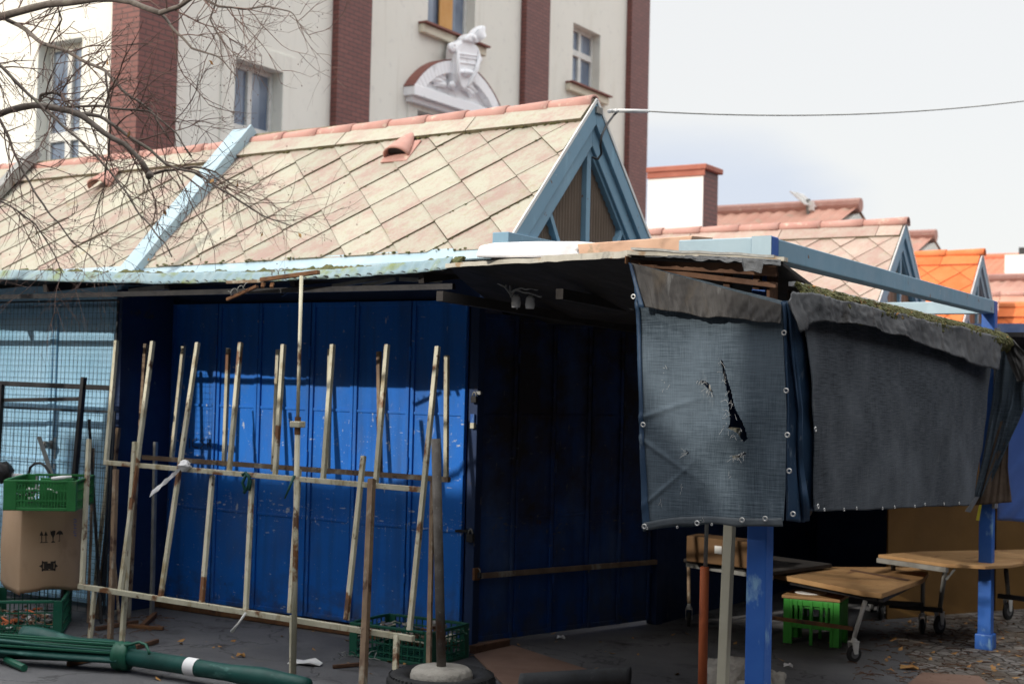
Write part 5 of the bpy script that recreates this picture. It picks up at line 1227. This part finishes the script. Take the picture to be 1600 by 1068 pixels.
def window(o, u, n, h, depth, mull=.5, trans=.42, sill=False, shutter=False, frame='white_metal', sillw=.12):
    o, u, n = V(o), V(u), V(n); zv = V((0, 0, 1)); a, b, c, d = h; B = o - n * (depth - .02); w = .085
    f = MB()
    def fb(s0, s1, z0, z1, t=.07, base=0.0): f.obox(B + u * s0 + zv * z0 + n * base, u * (s1 - s0), n * t, zv * (z1 - z0))
    fb(a, a + w, c, d); fb(b - w, b, c, d); fb(a + w, b - w, d - w, d); fb(a + w, b - w, c, c + w)
    m = a + (b - a) * mull; zt_ = d - (d - c) * trans
    fb(a + w, b - w, zt_ - .07, zt_ + .07, .09); fb(m - .06, m + .06, c + w, zt_ - .07, .08); fb(m - .05, m + .05, zt_ + .07, d - w, .08)
    fr_ = f.build('window', frame, bl, bevel=.008)
    MB().obox(B + u * (a + w) + zv * (c + w) + n * .02, u * (b - a - 2 * w), n * .004, zv * (d - c - 2 * w)).build('pane', 'glass', fr_)
    MB().obox(B + u * a + zv * c - n * .30, u * (b - a), n * .01, zv * (d - c)).build('curtain', 'curtain', fr_)
    if shutter:
        s0 = a + (b - a) * .38; MB().obox(B + u * s0 + zv * c + n * .075, u * (b - a) * .27, n * .03, zv * (d - c)).build('shutter', 'shutter_wood', fr_)
    if sill:
        MB().obox(o + u * (a - .28) + zv * (c - .20), u * (b - a + .56), n * sillw, zv * .17).build('sill', 'sill', fr_, bevel=.02)
        MB().obox(o + u * (a - .30) + zv * (c - .03), u * (b - a + .60), n * (sillw + .08), zv * .035).build('sill_cover', 'red_metal', fr_)
    else:
        for q in ((a - .22, a, c - .1, d + .22), (b, b + .22, c - .1, d + .22), (a, b, d, d + .22)):
            pass
def fy(x, y): p = XP(x, y, XB); return p.y - YC, p.z
w1a, w1t = fy(367, 91); w1b, _ = fy(441, 112)
w2a, w2c = fy(668, 40); w2b, _ = fy(741, 70)
w3a, w3t = fy(896, 35); w3b, _ = fy(938, 60); _, w3c = fy(896, 132)
w4a, w4t = fy(651, 172); w4b, _ = fy(741, 200)
W1 = (w1a, w1b, w1t - 2.5, w1t); W2 = (w2a, w2b, w2c, w2c + 2.5); W3 = (w3a, w3b, w3c, w3t); W4 = (w4a, w4b, w4t - 2.3, w4t)
ufc, nfc = V((0, 1, 0)), V((1, 0, 0)); ofc = V((XB, YC, 0))
wall_holes(ofc, ufc, nfc, YE - YC, HB, [W1, W2, W3, W4], .28, 'facade')
window(ofc, ufc, nfc, W1, .28); window(ofc, ufc, nfc, W2, .28, sill=True, shutter=True); window(ofc, ufc, nfc, W3, .28, sill=True); window(ofc, ufc, nfc, W4, .28)
# slightly raised plaster surrounds
for a, b, c, d in (W1, W4):
    e_ = MB()
    for s0, s1, z0, z1 in ((a - .30, a - .001, c - .1, d + .30), (b + .001, b + .30, c - .1, d + .30), (a - .001, b + .001, d + .001, d + .30)): e_.box((XB - .05, YC + s0, z0), (XB + .025, YC + s1, z1))
    e_.build('plaster_surround', 'plaster', bl, bevel=.006)
# pilasters
for xa, xb in ((526, 578), (820, 857), (985, 1013)):
    ya, yb = XP(xa, 150, XB + .14).y, XP(xb, 150, XB + .14).y
    MB().box((XB - .05, ya, 0), (XB + .14, yb, HB)).build('pilaster', 'brick', bl)
yb = XP(276, 150, XB + .14).y
xl_ = YP(171, 150, YC - .14).x
MB().box((xl_, YC - .14, 0), (XB + .14, yb, HB)).build('corner_pilaster', 'brick', bl)
# sunlit side face
def fx(x, y): p = YP(x, y, YC); return XB - p.x, p.z
b1, t1 = fx(129, 58); b0, _ = fx(60, 82)
Wl = (b1, b0, t1 - 3.4, t1)
wall_holes((XB, YC, 0), (-1, 0, 0), (0, -1, 0), 14, HB, [Wl, (b0 + 2.2, b0 + 3.4, t1 - 3.4, t1)], .30, 'side_wall')
window((XB, YC, 0), (-1, 0, 0), (0, -1, 0), Wl, .30); window((XB, YC, 0), (-1, 0, 0), (0, -1, 0), (b0 + 2.2, b0 + 3.4, t1 - 3.4, t1), .30)
MB().box((XB - 14, YC + .01, HB + .004), (XB - .01, YE, HB + .3)).build('roof', 'red_metal', bl)
MB().box((XB - 14, YE - .31, 0), (XB - .35, YE - .01, HB)).build('rear_wall', 'plaster', bl)
MB().box((XB - 13.9, YC + .6, 0), (XB - .65, YE - .5, HB - .1)).build('inner_core', 'roof_dark', bl)

# arched pediment with cartouche
pa, pb = XP(648, 128, XB + .25), XP(788, 168, XB + .25)
pw = pb.y - pa.y; pz = (pa.z + pb.z) / 2 - .12; pc = (pa.y + pb.y) / 2; PHt = pw * .245
Rr = (pw * pw / 4 + PHt * PHt) / (2 * PHt); a0 = math.asin(pw / 2 / Rr)
def arc(off, k, n=28):
    t = -a0 + 2 * a0 * k / n; r = Rr - off; return (pc + r * math.sin(t), pz + PHt - Rr + r * math.cos(t))
ped = thing  # (the pediment is part of the building)
n = 28
outer = [arc(0, k) for k in range(n + 1)]
MB().prism([(XB - .02, y, z) for y, z in outer], (.10, 0, 0)).build('pediment_field', 'stone_white', bl)
ring = MB()
for k in range(n):
    q = []
    for off, kk in ((0, k), (0, k + 1), (.24, k + 1), (.24, k)): y, z = arc(off, kk); q.append((XB + .07, y, max(z, pz + .0)))
    ring.prism(q, (.17, 0, 0))
ring.obox((XB - .02, pc - pw / 2, pz - .16), (0, pw, 0), (.27, 0, 0), (0, 0, .20))
ring.obox((XB - .02, pc - pw / 2 + .08, pz - .26), (0, pw - .16, 0), (.16, 0, 0), (0, 0, .10))
pm = ring.build('pediment_moulding', 'stone_white', bl, bevel=.012)
cap = MB()
for k in range(n):
    (y0, z0), (y1, z1) = arc(-.002, k), arc(-.002, k + 1); (y2, z2), (y3, z3) = arc(-.022, k), arc(-.022, k + 1)
    cap.prism([(XB - .01, y0, z0), (XB - .01, y1, z1), (XB - .01, y3, z3), (XB - .01, y2, z2)], (.255, 0, 0))
cap.build('pediment_cover', 'red_metal', bl)
CP = lambda x, y, d=0.0: XP(560 + x / 5.933, 20 + y / 5.933, XB + .30) + V((d, 0, 0))
def relief(pts, x0, dx, nm, bev=.03, par=None):
    return MB().prism([CP(x, y, x0) for x, y in pts], (dx, 0, 0)).build(nm, 'stone_white', par or bl, bevel=bev)
shield = relief([(905, 290), (960, 250), (1040, 262), (1098, 300), (1112, 360), (1100, 430), (1078, 510), (1050, 590), (1022, 660), (1000, 712), (960, 716), (925, 690), (900, 640), (888, 560), (886, 440), (890, 350)], -.22, .24, 'cartouche_shield', .05)
orn = MB()
def blade(mb, pts, r0, x0, n=16):
    P = [CP(*along(pts, i / n), x0 + .05 * math.sin(PI * i / n)) for i in range(n + 1)]
    mb.tube(P, [r0 * (.25 + .75 * math.sin(PI * min(1, .12 + .88 * (1 - i / n)))) for i in range(n + 1)], 7)
def curl(mb, x, y, r, sg, r0, x0):
    P = [CP(x + sg * r * (1 - i / 52) * math.cos(i / 40 * 3.3 * PI), y + r * (1 - i / 52) * math.sin(i / 40 * 3.3 * PI), x0 + .04 * i / 40) for i in range(41)]
    mb.tube(P, [r0 * (1 - .45 * i / 40) for i in range(41)], 7)
curl(orn, 872, 318, 34, 1, .055, -.02); curl(orn, 1122, 430, 26, -1, .045, -.04); curl(orn, 884, 664, 24, 1, .04, -.05); curl(orn, 1012, 662, 22, -1, .04, -.05)
for pts in ([(890, 300), (902, 380), (896, 480), (900, 580), (925, 660), (965, 700)], [(1100, 320), (1104, 400), (1078, 500), (1046, 600), (1005, 690)]): blade(orn, pts, .05, .01)
orn.build('cartouche_scrolls', 'stone_white', shield, smooth=True)
det = MB()
for y0, y1 in ((372, 384), (404, 412), (452, 464)):
    det.prism([CP(x, (y0 if k < 2 else y1) + (x - 900) * .12, .015) for k, x in enumerate((908, 1090, 1090, 908))], (.03, 0, 0))
det.build('shield_bands', 'stone_white', shield, bevel=.008)
boss = MB()
P0_, P1_ = CP(905, 500), CP(1050, 610); cy_, cz_ = (P0_.y + P1_.y) / 2, (P0_.z + P1_.z) / 2
boss.lump((P0_.x + .0, cy_, cz_ - .02), (.09, abs(P1_.y - P0_.y) * .36, abs(P1_.z - P0_.z) * .62), 12, .10, 2)
for k in range(5): blade(boss, [(950 + k * 14, 600 - k * 4), (940 + k * 18, 560), (958 + k * 15, 520 + k * 6)], .022, .075, 8)
boss.build('shield_boss', 'stone_white', shield, smooth=True)
helm = relief([(955, 262), (962, 236), (990, 206), (1018, 196), (1052, 204), (1092, 246), (1096, 280), (1050, 284), (1000, 270)], -.14, .22, 'crest_helm', .05, shield)
wq = relief([(1016, 232), (1030, 192), (1050, 164), (1078, 140), (1112, 124), (1142, 120), (1166, 128), (1164, 160), (1152, 196), (1130, 226), (1110, 254), (1084, 276), (1040, 270)], -.06, .12, 'crest_wing', .04, shield)
wg = MB()
for k in range(6): blade(wg, [(1034 + 12 * k, 262 + 2 * k), (1058 + 11 * k, 205 + 8 * k), (1094 + 9 * k, 152 + 14 * k), (1140 + 3 * k, 130 + 15 * k)], .018, .06, 10)
wg.lump(CP(1040, 238, .06), (.07, .08, .07), 8, .2, 4)
wg.build('wing_feathers', 'stone_white', wq, smooth=True)
lf_ = MB()
FR = [[(905, 640), (840, 600), (770, 566), (700, 560), (640, 580)], [(900, 655), (830, 632), (770, 612), (715, 612), (672, 628)], [(890, 620), (846, 570), (800, 540), (752, 536), (716, 552)], [(880, 590), (850, 540), (815, 508), (778, 500)], [(900, 668), (850, 662), (805, 652), (765, 652)],
      [(876, 560), (858, 516), (836, 486), (812, 474)], [(1010, 668), (1060, 668), (1100, 690), (1132, 728), (1150, 768)], [(1012, 650), (1054, 640), (1096, 652), (1128, 684)], [(1030, 700), (1066, 712), (1098, 742), (1112, 770)], [(1040, 620), (1066, 606), (1092, 616)]]
for pts in FR:
    blade(lf_, pts, .055, -.19)
    for t in (.3, .5, .7, .85):
        x, y = along(pts, t); sg = 1 if pts[-1][0] < 950 else -1; blade(lf_, [(x, y), (x - sg * 8, y - 16), (x - sg * 22, y - 22)], .028, -.18, 6)
lf_.build('acanthus_leaves', 'stone_white', bl, smooth=True)

# white fire wall with red coping further right
fw = thing('fire_wall', 'white firewall block with red brick end pier and coping behind the stalls', 'wall', ZP(1060, 370, 0) if False else V((-12, 26, 0)))
YF = 22.0
f0, f1, f2 = YP(1013, 270, YF), YP(1100, 256, YF), YP(1124, 262, YF)
MB().box((f0.x, YF, 0), (f1.x - .012, YF + .03, f1.z - .101)).build('wall', 'white_plaster', fw)
MB().box((f0.x + .01, YF + .031, 0), (f1.x, YF + .62, f1.z - .102)).build('end_pier', 'brick', fw)
MB().box((f0.x - .02, YF - .06, f1.z - .10), (f1.x + .07, YF + .70, f1.z)).build('coping', 'trim_red', fw, bevel=.02)
MB().box((f0.x - .01, YF - .03, f1.z - .20), (f1.x + .03, YF - .004, f1.z - .102)).build('coping_band', 'trim_red', fw)

# far roofs over the stalls
def far_house(px0, px1, ytop, ybot, Y, mat, label, wallm='plaster', over=.0, dp=5.0):
    a, b = YP(px0, ytop[0], Y), YP(px1, ytop[1], Y); zt_ = (a.z + b.z) / 2; ze_ = YP(px1, ybot, Y - dp / 2).z
    t = thing('house', label, 'house', ((a.x + b.x) / 2, Y, 0)); rise = max(.8, zt_ - ze_)
    mb = MB(); L = b.x - a.x; n_ = int(L / .5) + 1
    def rf(u, v):
        return (a.x + L * u, Y - dp / 2 * (1 - v), ze_ + rise * v + .05 * abs(math.sin(u * L * 2 * PI / .6)))
    mb.grid(rf, n_ * 6, 3); mb.grid(lambda u, v: (b.x - L * u, Y + dp / 2 * (1 - v), ze_ + rise * v + .05 * abs(math.sin(u * L * 2 * PI / .6))), n_ * 6, 3)
    mb.build('roof', mat, t)
    MB().tube([(a.x, Y, zt_ + .06), (b.x + .05, Y, zt_ + .06)], .16, 10).build('ridge', 'far_red' if mat != 'far_pink' else 'ridge', t)
    MB().prism([(a.x, Y - dp / 2 + .2, 0), (a.x, Y + dp / 2 - .2, 0), (a.x, Y + dp / 2 - .2, ze_), (a.x, Y, zt_ - .12), (a.x, Y - dp / 2 + .2, ze_)], (L, 0, 0)).build('wall', wallm, t)
    return t, a, b, zt_
h1, ha, hb_, hz = far_house(1100, 1342, (336, 325), 372, 30, 'far_pink', 'long pink roofed hall behind the nearest pink stall, under the aerial')
far_house(1330, 1460, (378, 369), 410, 36, 'far_pink', 'small pink roof peeping out between the two blue gables')
far_house(1520, 1800, (406, 396), 440, 60, 'far_red', 'far red roofed house with a cream wall at the right edge', dp=9)
far_house(1500, 1760, (440, 436), 480, 40, 'far_pink', 'pale pink roof below the far red roofed house', dp=6)
t_ = thing('chimney', 'white chimney on the far red roof at the right edge', 'chimney', YP(1592, 412, 57)); q = YP(1592, 412, 57)
MB().box((q.x - .5, 56.8, q.z - .5), (q.x + .4, 57.4, q.z + .35)).build('stack', 'white_plaster', t_); MB().box((q.x - .0, 56.95, q.z + .351), (q.x + .3, 57.3, q.z + .65)).build('pot', 'dark_metal', t_)
# aerial
qa = YP(1263, 333, 29.6)
ae = thing('tv_aerial', 'short pale television aerial on a mast above the long pink roof', 'aerial', qa)
qt = YP(1263, 318, 29.6); MB().tube([qa - V((0, 0, .3)), qt + V((0, 0, .1))], .05, 8).build('mast', 'galv', ae)
u_ = (YP(1268, 322, 29.6) - YP(1245, 302, 29.6)); bA = YP(1245, 302, 29.6)
MB().bar(bA, bA + u_, .06).build('boom', 'pale_plastic', ae)
el = MB()
for k in range(9):
    p = bA + u_ * (k / 8.5); el.tube([p - V((.05, .30, .0)) , p + V((.05, .30, 0))], .018, 6)
el.build('elements', 'pale_plastic', ae)
MB().box(bA + u_ - V((.05, .06, .10)), bA + u_ + V((.05, .06, .10))).build('reflector', 'pale_plastic', ae)

# overhead cable from the gable tip
ca = XP(950, 174, XG + .06); cbp = ca + V((9.5, 4.4, 0)); cbp = YP(1720, 140, ca.y + 4.0)
cl = thing('overhead_cable', 'overhead power cable running from the gable tip out to the right against the sky', 'cable', ca)
c1_ = ca.lerp(cbp, .0); sl = YP(966, 173, ca.y + .05); sr = YP(1012, 174, ca.y + .30)
def cabp(t): q = sr.lerp(cbp, t); q.z -= .10 * 4 * t * (1 - t); return q
MB().tube([cabp(2.2 * i / 52) for i in range(53)], .005, 6).build('wire', 'galv', cl, smooth=True)
MB().tube([sl, sr], .013, 8).build('white_sleeve', 'pale_plastic', cl, smooth=True)
MB().tube([ca, sl], .006, 6).build('hook_wire', 'galv', cl)
for t in (.15, .45, .75): q = ca.lerp(sl, t); MB().lathe(q - V((0, 0, .012)), [(.008, 0), (.016, .006), (.016, .018), (.008, .024)], 10).build('insulator', 'pale_plastic', cl)
MB().box(XP(933, 176, XG + .06), XP(938, 170, XG + .04)).build('wall_hook', 'galv', cl)
dl = [(962, 176), (948, 195), (940, 212), (938, 226), (940, 240), (934, 249), (926, 246)]
P = [XP(along(dl, i / 20)[0], along(dl, i / 20)[1], XG + .05 + .05 * math.sin(PI * i / 20)) for i in range(21)]; P[0] = sl
MB().tube(P, .008, 8).build('drop_cable', 'black_cable', cl, smooth=True)

# ================================================================== bare tree reaching in from the left
tr = thing('bare_tree', 'bare tree with knotty branches and fine reddish twigs reaching in from the upper left', 'tree', (-10.6, 4.9, 0))
rt_ = random.Random(11)
BR = [  # drawn in sight lines, each in its own upright plane in front of the eaves
    (5.2, [(-700, 330), (-300, 130), (0, 26), (60, 10), (120, 3), (190, -2), (215, 6), (250, 20)], .050, .018),
    (5.2, [(250, 20), (280, 8), (310, -6), (340, -20)], .016, .009),
    (5.25, [(-40, -10), (0, 22), (60, 62), (110, 84), (165, 110), (190, 140), (240, 175), (262, 215)], .016, .006),
    (5.0, [(-700, 480), (-300, 470), (0, 175), (30, 168), (60, 165), (106, 172), (137, 188), (170, 212), (198, 228), (220, 250), (234, 272)], .048, .014),
    (5.1, [(60, 165), (63, 150), (82, 144), (98, 148), (108, 165)], .010, .008),
    (4.9, [(-200, -30), (0, 102), (40, 142), (60, 164), (100, 198), (140, 236), (160, 252), (197, 300), (222, 340), (258, 380), (268, 400)], .014, .004),
    (5.05, [(126, 180), (160, 181), (197, 212), (236, 236), (260, 256), (306, 272), (354, 300), (394, 328), (434, 344), (456, 354)], .012, .003),
    (5.15, [(104, 168), (150, 166), (200, 170), (236, 174), (255, 190), (275, 210), (300, 245)], .009, .004),
    (4.95, [(-30, 160), (0, 186), (16, 220), (32, 262), (60, 312), (88, 344), (112, 378), (140, 400), (150, 412)], .010, .003),
    (5.3, [(250, 20), (276, 52), (300, 75), (338, 88), (350, 98), (370, 118)], .010, .003),
    (5.3, [(130, -20), (90, 10), (95, 30), (80, 62), (70, 95), (66, 130)], .008, .003),
    (5.0, [(-40, 300), (0, 312), (30, 330), (56, 352), (86, 400), (100, 430)], .007, .003),
    (5.1, [(236, 272), (262, 266), (300, 262), (340, 270), (380, 300)], .009, .003),
    (5.2, [(310, -6), (340, 10), (380, 14), (420, 10), (455, 20), (486, 60)], .008, .002),
    (5.2, [(340, -20), (330, 30), (345, 60), (370, 90), (392, 88)], .006, .002),
    (5.1, [(165, 110), (168, 150), (172, 190), (170, 240), (160, 300), (148, 340), (140, 390)], .007, .002),
]
tw = MB(); bm = MB(); leaves = MB(); TK = .66
def twig(p, d, L, r, depth):
    n_ = max(3, int(L / .034)); P = [p]; d = d.normalized()
    for i in range(n_):
        d = (d + V((rt_.uniform(-1, 1), rt_.uniform(-1, 1) * .7, rt_.uniform(-1, 1) - .04)) * .22).normalized(); P.append(P[-1] + d * L / n_)
    tw.tube(P, [r * (1 - .65 * i / n_) for i in range(n_ + 1)], 5 if depth < 2 else 4, caps=False)
    if depth < 3:
        for i in range(1, n_ + 1):
            if rt_.random() < (.62 if depth == 0 else .45):
                s = V((rt_.uniform(-1, 1), rt_.uniform(-.6, .6), rt_.uniform(-1, 1))); nd = (d * .8 + (s - d * s.dot(d)) * .9)
                twig(P[i], nd, L * rt_.uniform(.3, .62), r * .6, depth + 1)
    elif rt_.random() < .5: tw.lump(P[-1], .0022, 3, 0, 1)
    if rt_.random() < .009:
        q = P[-1]; s = rt_.uniform(.007, .013); a = V((rt_.uniform(-1, 1), rt_.uniform(-1, 1), -1)).normalized(); b = a.cross(V((rt_.uniform(-1, 1), 1, .2))).normalized()
        leaves.add([q, q + a * s + b * s * .6, q + a * s * 2.1, q + a * s - b * s * .6 + V((0, .004, 0))], [(0, 1, 2, 3)])
for Y_, pts, r0, r1 in BR:
    Y_ *= TK; r0 *= TK * 1.05; r1 *= TK
    m_ = len(pts) * 5; P = []
    for i in range(m_ + 1):
        x, y = along(pts, i / m_); P.append(YP(x + 3.5 * nz((x * .03, y * .03, 0), 1, 1), y + 3.5 * nz((x * .03, y * .03, 5), 1, 2), Y_ + .05 * nz((x * .01, y * .01, 0), 1, 4)))
    R_l = [.86 * (r0 + (r1 - r0) * i / m_) for i in range(m_ + 1)]
    bm.tube(P, [r * (1 + .12 * nz(p, 22, 3)) for r, p in zip(R_l, P)], 9)
    for i in range(2, m_):
        x, y = proj(P[i])
        if x < -120 or y < -120: continue
        pr = .56 if r0 < .02 else .40
        if rt_.random() < pr * .84:
            d = (P[i + 1] - P[i - 1]).normalized(); s = V((rt_.uniform(-1, 1), rt_.uniform(-.5, .5), rt_.uniform(-1, .9)))
            s = s - d * s.dot(d); nd = d * rt_.uniform(.2, .9) + s * .9
            twig(P[i], nd, rt_.uniform(.09, .33), max(.0014, min(.0032, R_l[i] * .55)), 0)
kn = YP(235, 272, 3.3); bm.tube([kn, kn + V((.013, -.02, -.013))], [.012, .0105], 10)
a_ = YP(-700, 480, 5.0 * TK); b_ = YP(-700, 330, 5.2 * TK); tx = min(a_.x, b_.x) - .8; ty = 3.2
tk = [V((tx, ty, 0)), V((tx + .05, ty + .02, 1.0)), V((tx + .12, ty + .04, 1.6)), V((tx + .3, ty + .08, 2.3)), V((tx + .5, ty + .2, 3.2)), V((tx + .6, ty + .4, 4.4))]
bm.tube(tk, [.16, .13, .12, .09, .06, .03], 14)
bm.tube([tk[2], (tk[2] + a_) / 2 + V((0, 0, .08)), a_], [.06, .045, .033], 10); bm.tube([tk[3], (tk[3] + b_) / 2 + V((0, 0, .05)), b_], [.055, .045, .034], 10)
tr.location = (tx, ty, 0)
bm.build('trunk', 'bark', tr, smooth=True); tw.build('twigs', 'twig', tr); leaves.build('leaves', 'dry_leaf', tr)

# ================================================================== unseen blocks added across the street to shade the stalls
SUN_T = .36; TEL = .475
def shade_house(x0, x1, zt, label):
    t = thing('shade_house', label, 'building', ((x0 + x1) / 2, -6.5, 0), 'unseen shading blocks across the street')
    MB().box((x0, -9, 0), (x1, -4.0, zt - .15)).build('wall', 'dark_brick', t); MB().box((x0 + .001, -9.1, zt - .148), (x1 - .001, -3.99, zt)).build('roof', 'far_red', t)
zL = .95 + (YW + 4.0) * TEL
shade_house(-60, -11.6, zL - .55, 'long unseen brick block added across the street, shading the far left')
shade_house(-11.599, -6.02, zL, 'taller unseen brick block added to shade the blue shutters')
shade_house(-6.019, -5.40, 5.30, 'low unseen brick block added as a gap letting sun onto the torn net')
shade_house(-5.399, 40, 6.28, 'long unseen brick block added to shade the carts and the right net')
oc3 = thing('shade_house', 'long unseen block added at the side to keep sky light off the stall fronts', 'building', (6, 10, 0))
MB().box((4.5, -3.9, 0), (9, 40, 6.8)).build('wall', 'dark_brick', oc3); MB().box((4.4, -3.95, 6.801), (9.1, 40.1, 7.0)).build('roof', 'far_red', oc3)  # added out of frame to dim sky light under the canopy

for x0, x1, y0, y1, lb in ((-14, 3.6, -3.7, -1.2, 'unseen dark canvas block added behind the viewer to cut bounce light'), (1.4, 3.9, -1.0, 15, 'unseen dark canvas block added beside the passage to cut bounce light')):  # unseen dark volumes added to cut bounce light on the side doors
    t = thing('canvas_blocker', lb, 'market stall', ((x0 + x1) / 2, (y0 + y1) / 2, 0), 'unseen canvas blockers')
    MB().prism([(x0, y0, 2.25), (x0, y1, 2.25), (x0, (y0 + y1) / 2, 2.9)], (x1 - x0, 0, 0)).build('blocker_roof', 'dark_canvas', t)
    MB().box((x0 + .1, y0 + .1, 0), (x1 - .1, y1 - .1, 2.24)).build('blocker_walls', 'dark_canvas', t)

# ================================================================== sky, sun, camera
sun_dir = V((-SUN_T, -1, math.hypot(1, 0) * TEL)).normalized()
elev = math.asin(sun_dir.z); rot = math.atan2(sun_dir.x, sun_dir.y)
w = bpy.data.worlds.new('World'); SC.world = w; w.use_nodes = True
nt_ = w.node_tree; bg = nt_.nodes['Background']; L = nt_.links.new
sky = nt_.nodes.new('ShaderNodeTexSky'); sky.sky_type = 'NISHITA'; sky.sun_disc = False; sky.sun_elevation = elev; sky.sun_rotation = rot; sky.air_density = 1.2; sky.dust_density = 1.5
tc = nt_.nodes.new('ShaderNodeTexCoord'); mp = nt_.nodes.new('ShaderNodeMapping'); mp.inputs['Scale'].default_value = (1.0, 1.0, 3.2); L(tc.outputs['Generated'], mp.inputs[0])
no = nt_.nodes.new('ShaderNodeTexNoise'); no.inputs['Scale'].default_value = 2.6; no.inputs['Detail'].default_value = 7; no.inputs['Roughness'].default_value = .52; L(mp.outputs[0], no.inputs[0])
sx = nt_.nodes.new('ShaderNodeSeparateXYZ'); L(tc.outputs['Generated'], sx.inputs[0])
def mr(v, a, b, c, d):
    m = nt_.nodes.new('ShaderNodeMapRange'); m.interpolation_type = 'SMOOTHSTEP'; L(v, m.inputs[0]); m.inputs[1].default_value = a; m.inputs[2].default_value = b; m.inputs[3].default_value = c; m.inputs[4].default_value = d; return m.outputs[0]
def ma(op, a, b):
    m = nt_.nodes.new('ShaderNodeMath'); m.operation = op; m.use_clamp = False
    for i, v in enumerate((a, b)):
        if isinstance(v, (int, float)): m.inputs[i].default_value = v
        else: L(v, m.inputs[i])
    return m.outputs[0]
cov = ma('ADD', ma('ADD', ma('MULTIPLY', ma('SUBTRACT', no.outputs[0], .5), .8), mr(sx.outputs[2], .125, .25, .0, .75)), mr(sx.outputs[0], -.37, -.24, 0, .5))
den = mr(cov, .02, .42, 0, 1)
cm = nt_.nodes.new('ShaderNodeMix'); cm.data_type = 'RGBA'; L(den, cm.inputs[0])
CLOUD_DIM, CLOUD_LIT = (4.8, 5.15, 5.95, 1), (6.2, 6.2, 6.17, 1)
cm.inputs[6].default_value = CLOUD_DIM; cm.inputs[7].default_value = CLOUD_LIT
mx = nt_.nodes.new('ShaderNodeMix'); mx.data_type = 'RGBA'; mx.inputs[0].default_value = .9
up = mr(sx.outputs[2], .30, .80, 1.0, 3.3)
sc2 = nt_.nodes.new('ShaderNodeVectorMath'); sc2.operation = 'SCALE'; L(cm.outputs[2], sc2.inputs[0]); L(up, sc2.inputs['Scale'])
L(ma('MULTIPLY', mr(ma('ADD', sx.outputs[1], ma('MULTIPLY', sx.outputs[2], .75)), -.25, .35, .18, 1), .9), mx.inputs[0]); L(sky.outputs[0], mx.inputs[6]); L(sc2.outputs[0], mx.inputs[7]); L(mx.outputs[2], bg.inputs[0]); bg.inputs[1].default_value = .15
sl_ = bpy.data.lights.new('sun', 'SUN'); sl_.energy = 3.0; sl_.angle = math.radians(.55); sl_.color = (1.0, .94, .85)
so = bpy.data.objects.new('sun', sl_); COL.objects.link(so); so.rotation_euler = sun_dir.to_track_quat('Z', 'Y').to_euler(); so.location = (0, -20, 30)
cd = bpy.data.cameras.new('camera'); co = bpy.data.objects.new('camera', cd); COL.objects.link(co); SC.camera = co
m4 = Matrix((CR, CU, -CF)).transposed().to_4x4(); m4.translation = CAM; co.matrix_world = m4
cd.sensor_width = 36; cd.lens = FOC / 1600 * 36; cd.clip_start = .05; cd.clip_end = 2000
cd.dof.use_dof = True; cd.dof.focus_distance = 5.9; cd.dof.aperture_fstop = 4.0
SC.view_settings.view_transform = 'Standard'; SC.view_settings.look = 'None'; SC.view_settings.gamma = 1; SC.view_settings.exposure = 0.0
SC.cycles.max_bounces = 8; SC.cycles.use_denoising = True
